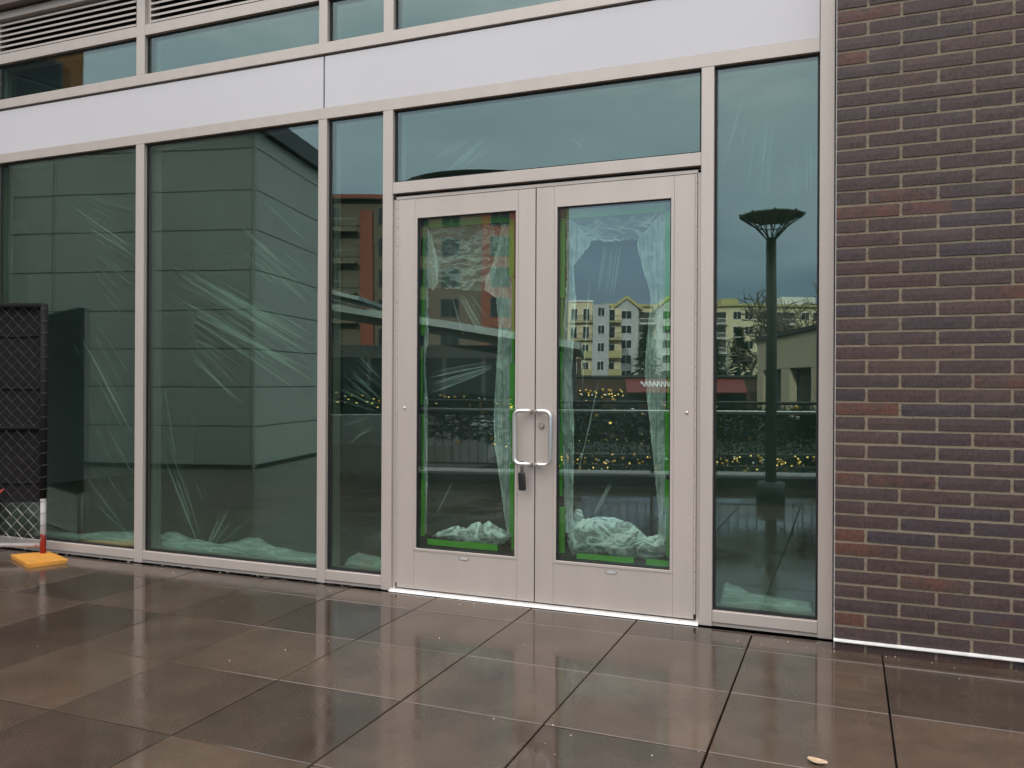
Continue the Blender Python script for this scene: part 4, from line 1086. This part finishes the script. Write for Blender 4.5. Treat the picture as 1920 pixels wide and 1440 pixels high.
for i in range(60):
    s = 1.9+i*.045; zz = .5+.22*math.sin(i*1.15); pts.append(f3(s, -.62+zz*1.0-.04, .90+zz*.8+.03))
sq.tube(pts, .035, 5); sq.build('flourish', 'white_trim', awn)

# railing along the plaza edge
rl = tag(empty('railing', (RP.x, RP.y, 0)), 'dark guard rail with steel handrail along the plaza edge', 'railing')
def rp(s, off, z): return (RD.x*s+RN.x*off, RD.y*s+RN.y*off, z)
RL0, RL1 = -.45, 15
MB().prism([rp(RL0-.1, .12, .0005), rp(RL1, .12, .0005), rp(RL1, -.35, .0005), rp(RL0-.1, -.35, .0005)], (0, 0, .115)).build('kerb', 'kerb_dark', rl)
MB().prism([rp(RL0-.1, .10, .1165), rp(RL1, .10, .1165), rp(RL1, -.33, .1165), rp(RL0-.1, -.33, .1165)], (0, 0, .030)).build('kerb_top', 'kerb', rl)
MB().tube([rp(RL0, -.05, 1.06), rp(RL1, -.05, 1.06)], .022, 10).build('top_rail', 'steel_grey', rl, True)
MB().tube([rp(RL0, -.05, .24), rp(RL1, -.05, .24)], .014, 8).build('bottom_rail', 'steel_grey', rl, True)
MB().tube([rp(RL0, .07, .945), rp(RL1, .07, .945)], .024, 12).build('handrail', 'tube_steel', rl, True)
pk = MB(); s = RL0+.05
while s < RL1: pk.tube([rp(s, -.05, .24), rp(s, -.05, 1.05)], .007, 5, False); s += .115
tag(pk.build('picket', 'steel_grey', rl), kind='stuff')
s = RL0
while s < RL1:
    MB().tube([rp(s, -.05, .147), rp(s, -.05, 1.06)], .021, 8).build('post', 'steel_grey', rl); s += 1.5

# evergreen garlands with baubles
def garland(name_label, pts, r_, nleaf, baubles, br, seed, group=None, drop=0.0):
    rg_ = random.Random(seed); mb = MB(); p0 = Vector(pts[0])
    root = tag(empty('garland', p0), name_label, 'garland', group)
    segs = [(Vector(pts[i])-p0, Vector(pts[i+1])-p0) for i in range(len(pts)-1)]
    for k in range(nleaf):
        a, b = rg_.choice(segs); c = a.lerp(b, rg_.random())
        d = Vector((rg_.gauss(0, 1), rg_.gauss(0, 1), rg_.gauss(0, 1))).normalized()
        ln = r_*rg_.uniform(.6, 1.3); q = d.orthogonal().normalized()*r_*.12
        c = c+Vector((0, 0, -drop*rg_.random()**1.5))
        i = len(mb.v); mb.v += [tuple(c-q), tuple(c+q), tuple(c+d*ln)]; mb.f.append((i, i+1, i+2))
    mb.build('greenery', 'green', root)
    gm = MB().ball((0, 0, 0), br, 10).mesh('bauble', 'gold', True); wm = MB().ball((0, 0, 0), br*.85, 10).mesh('bauble', 'white_ball', True)
    lm = MB().ball((0, 0, 0), br*.55, 6).mesh('fairy_light', 'lit_bulb')
    for k in range(baubles):
        a, b = rg_.choice(segs); c = a.lerp(b, rg_.random())
        an = rg_.uniform(0, 6.28)
        u_ = rg_.random(); kind_ = (gm, 'bauble') if u_ < .45 else (wm, 'bauble') if u_ < .65 else (lm, 'fairy_light')
        link_copy(*kind_, root, c+Vector((rg_.uniform(-.6, .6)*r_, r_*.7*abs(math.sin(an)), r_*.8*math.cos(an)-drop*rg_.random()**2)))
    return root
def rw(s, off, z): return (RP.x+RD.x*s+RN.x*off, RP.y+RD.y*s+RN.y*off, z)
garland('evergreen garland with large gold baubles on the near guard rail', [rw(-.4+i*.5, -.06, 1.0-.05*abs(math.sin(i*.8))) for i in range(20)], .11, 11000, 42, .030, 1, 'garlands strung on railings', .42)
grp = 'garlands strung on railings'
def far_garland(label, a, b, sag, r_, n, nb, br, seed):
    A, B_ = Vector(a), Vector(b); pts = [A.lerp(B_, i/16)+Vector((0, 0, -sag*abs(math.sin(i*math.pi/4)))) for i in range(17)]
    garland(label, pts, r_, n, nb, br, seed, grp, r_*1.5)
far_garland('garland across the void on the far walkway rail', (-12.5, -7.5, .98), (-7.0, -9.7, 1.02), .08, .16, 2600, 70, .030, 2)
far_garland('garland sloping down the stair rail', (-5.95, -3.6, .63), (-5.0, -4.0, .22), .03, .10, 900, 26, .022, 3)
far_garland('dense garland of small baubles on the lower walkway rail', (-5.5, -7.05, -.21), (-.5, -9.1, -.24), .03, .13, 3000, 150, .032, 4)
far_garland('thin garland beyond the lower walkway', (-7.4, -13.8, -.2), (-4.2, -15.0, -.1), .05, .12, 1200, 50, .03, 5)
far_garland('string of pale baubles in front of the shops', (-13.5, -34.0, .95), (-11.2, -34.9, .96), .1, .2, 500, 30, .07, 6)

# lower walkway seen through the railing, with its own rail
lwk = MB(); lwk.prism([(-9, -5.8, -1.55), (4, -10.9, -1.55), (3.2, -13, -1.55), (-9.8, -7.9, -1.55)][::-1], (0, 0, .35)); tag(lwk.build('lower_walkway', 'kerb_dark'), kind='structure')
lr = tag(empty('walkway_rail', (-5.6, -7.0, -1.2)), 'thin guard rail of the lower walkway', 'railing')
du = Vector((5.0, -2.05, 0)).normalized()
for zz in (.12, 1.05): MB().tube([du*-3.5+Vector((0, 0, zz)), du*9+Vector((0, 0, zz))], .025, 8).build('rail', 'steel_grey', lr)
pk = MB(); s = -3.5
while s < 9: pk.tube([du*s+Vector((0, 0, .0)), du*s+Vector((0, 0, 1.05))], .009, 4, False); s += .14
tag(pk.build('picket', 'steel_grey', lr), kind='stuff')
sw = tag(MB().obox((-6.0, -3.3), RD, (-RN.x, -RN.y), 0, .5, 0, 3.6, -1.6, .55).build('stair_wall', 'kerb'), 'pale concrete wall beside the stair', 'wall')
lw_ = tag(MB().obox((-12.5, -5.0), RD, (-RN.x, -RN.y), 0, 6.2, 0, .3, -1.6, .62).build('low_wall', 'kerb'), 'low pale concrete wall at the back of the plaza', 'wall')

# hedge masses between plaza and street
def leafy(mb, c, rx, ry, rz, n, s, r_, shell=.55):
    for k in range(n):
        d = Vector((r_.gauss(0, 1), r_.gauss(0, 1), r_.gauss(0, 1))).normalized()*(shell+(1-shell)*r_.random())
        p = Vector((c[0]+d.x*rx, c[1]+d.y*ry, c[2]+d.z*rz)); u = Vector((r_.gauss(0, 1), r_.gauss(0, 1), r_.gauss(0, 1))).normalized()*s; w = u.orthogonal().normalized()*s*.55
        i = len(mb.v); mb.v += [tuple(p-u), tuple(p+w), tuple(p+u), tuple(p-w)]; mb.f.append((i, i+1, i+2, i+3))
rh = random.Random(5)
hg = MB()
for k in range(26): leafy(hg, (-13+k*.75, -9.5-k*.42+rh.uniform(-1.5, -.2), -.65), 1.0, .9, .95+.3*rh.random(), 520, .055, rh)
tag(hg.build('hedge', 'green'), 'long dark evergreen hedge below the railing', 'hedge', kind='stuff')
hg = MB()
for k in range(40): leafy(hg, (-48+k*1.35, -118+rh.uniform(-6, 6)-k*.3, 0.6), 2.4, 2.0, 1.2+.8*rh.random(), 130, .38, rh)
tag(hg.build('far_shrubbery', 'needles'), 'shrubs at the foot of the cream apartments', 'shrubs', kind='stuff')

# lamp post beside the camera
lp = tag(empty('lamp_post', (-.78, -.56, 0)), 'slim dark lamp post with a flat lattice dish on a round base', 'street lamp')
MB().tube([(0, 0, .001), (0, 0, .205)], [.155, .150], 28).build('base', 'kerb_dark', lp, True)
MB().tube([(0, 0, .2), (0, 0, 1.2), (0, 0, 2.93)], [.060, .060, .055], 20).build('pole', 'pole', lp, True)
di = MB(); m_ = 28; z0 = 3.165
for rr, zz in ((.04, z0-.085), (.20, z0-.055), (.345, z0), (.345, z0+.010), (.02, z0+.03)):
    for i in range(m_): a = 2*math.pi*i/m_; di.v.append((rr*math.cos(a), rr*math.sin(a), zz))
for k in range(4):
    for i in range(m_): di.f.append((k*m_+i, k*m_+(i+1) % m_, (k+1)*m_+(i+1) % m_, (k+1)*m_+i))
di.f.append(tuple(reversed(range(m_)))); di.f.append(tuple(range(4*m_, 5*m_)))
M['dish'] = basic('olive_dish', (.22, .22, .14), .6); di.build('dish', 'dish', lp)
lt = MB()
for i in range(9):
    a = 2*math.pi*i/9
    for da in (-.28, .28):
        lt.tube([(.055*math.cos(a), .055*math.sin(a), 2.92), (.17*math.cos(a+da*.5), .17*math.sin(a+da*.5), 3.05), (.335*math.cos(a+da), .335*math.sin(a+da), z0)], .0065, 5, False)
lt.tube([(.17*math.cos(2*math.pi*i/18), .17*math.sin(2*math.pi*i/18), 3.05) for i in range(18)], .006, 5, closed=True)
for i in range(9): lt.ball((.345*math.cos(2*math.pi*i/9), .345*math.sin(2*math.pi*i/9), z0+.012), .014, 6)
lt.build('lattice', 'pole', lp)

# trees
def bare_tree(loc, h, seed, label):
    r_ = random.Random(seed); root = tag(empty('bare_tree', loc), label, 'tree')
    tr_ = MB(); br_ = MB()
    def grow(mb, p, d, ln, rad, lev):
        pts = [p]; q = p; dd = d
        for k in range(4):
            dd = (dd+Vector((r_.gauss(0, .16), r_.gauss(0, .16), r_.gauss(0, .10)))).normalized(); q = q+dd*ln/4; pts.append(q)
        mb.tube(pts, [rad*(1-.12*k) for k in range(5)], 6 if lev < 2 else 3, False)
        if lev >= 5: return
        for k in range(3 if lev < 3 else 3):
            nd = (dd*.75+Vector((r_.gauss(0, .6), r_.gauss(0, .6), r_.gauss(.12, .35)))).normalized()
            grow(br_, pts[r_.choice((2, 3, 4))], nd, ln*r_.uniform(.62, .85), max(.045, rad*.62), lev+1)
    grow(tr_, Vector((0, 0, 0)), Vector((0, 0, 1)), h*.30, h*.022, 0)
    tr_.build('trunk', 'bark', root); br_.build('branches', 'bark', root)
bare_tree((-5.0, -56, -.3), 11.0, 1, 'wide bare tree beside the beige building'); bare_tree((-2.6, -53, -.3), 11.0, 4, 'bare tree behind the beige roof')
bare_tree((-7.6, -60, -.3), 10.5, 8, 'smaller bare tree left of the lamp post')
def conifer(loc, h, r0, seed, label):
    r_ = random.Random(seed); root = tag(empty('conifer', loc), label, 'tree')
    MB().tube([(0, 0, -.5), (0, 0, h*.95)], [h*.025, .02], 8).build('trunk', 'bark', root)
    mb = MB()
    for k in range(1100):
        t_ = r_.random()**.7; z = h*(.08+.92*t_); rr = r0*(1-t_)*(.35+.65*r_.random()); a = r_.uniform(0, 6.28)
        p = Vector((rr*math.cos(a), rr*math.sin(a), z)); u = Vector((math.cos(a), math.sin(a), -.35))*h*.06; w = Vector((-math.sin(a), math.cos(a), 0))*h*.028
        i = len(mb.v); mb.v += [tuple(p-u*.3), tuple(p+w), tuple(p+u), tuple(p-w)]; mb.f.append((i, i+1, i+2, i+3))
    mb.build('crown', 'needles', root)
conifer((-8.5, -64, -.2), 6.4, 2.2, 1, 'dark conifer left of the beige building'); conifer((-11.5, -68, -.2), 5.2, 2.4, 2, 'squat dark conifer behind the red awning')
conifer((-27, -110, .5), 9.5, 3.6, 3, 'tall dark conifer before the gabled block'); conifer((-16.0, -100, .5), 7, 3.0, 4, 'dark conifer below the far balconies')
# street lamp far off
sl = tag(empty('street_lamp', (-7.9, -52, -.4)), 'thin grey street lamp with a bent arm by the conifer', 'street lamp')
MB().tube([(0, 0, 0), (0, 0, 4.4), (.15, .05, 4.9), (.55, .2, 5.05)], .05, 8).build('pole', 'tube_steel', sl)
MB().box(.5, .95, .1, .3, 5.0, 5.1).build('lamp_head', 'tube_steel', sl)
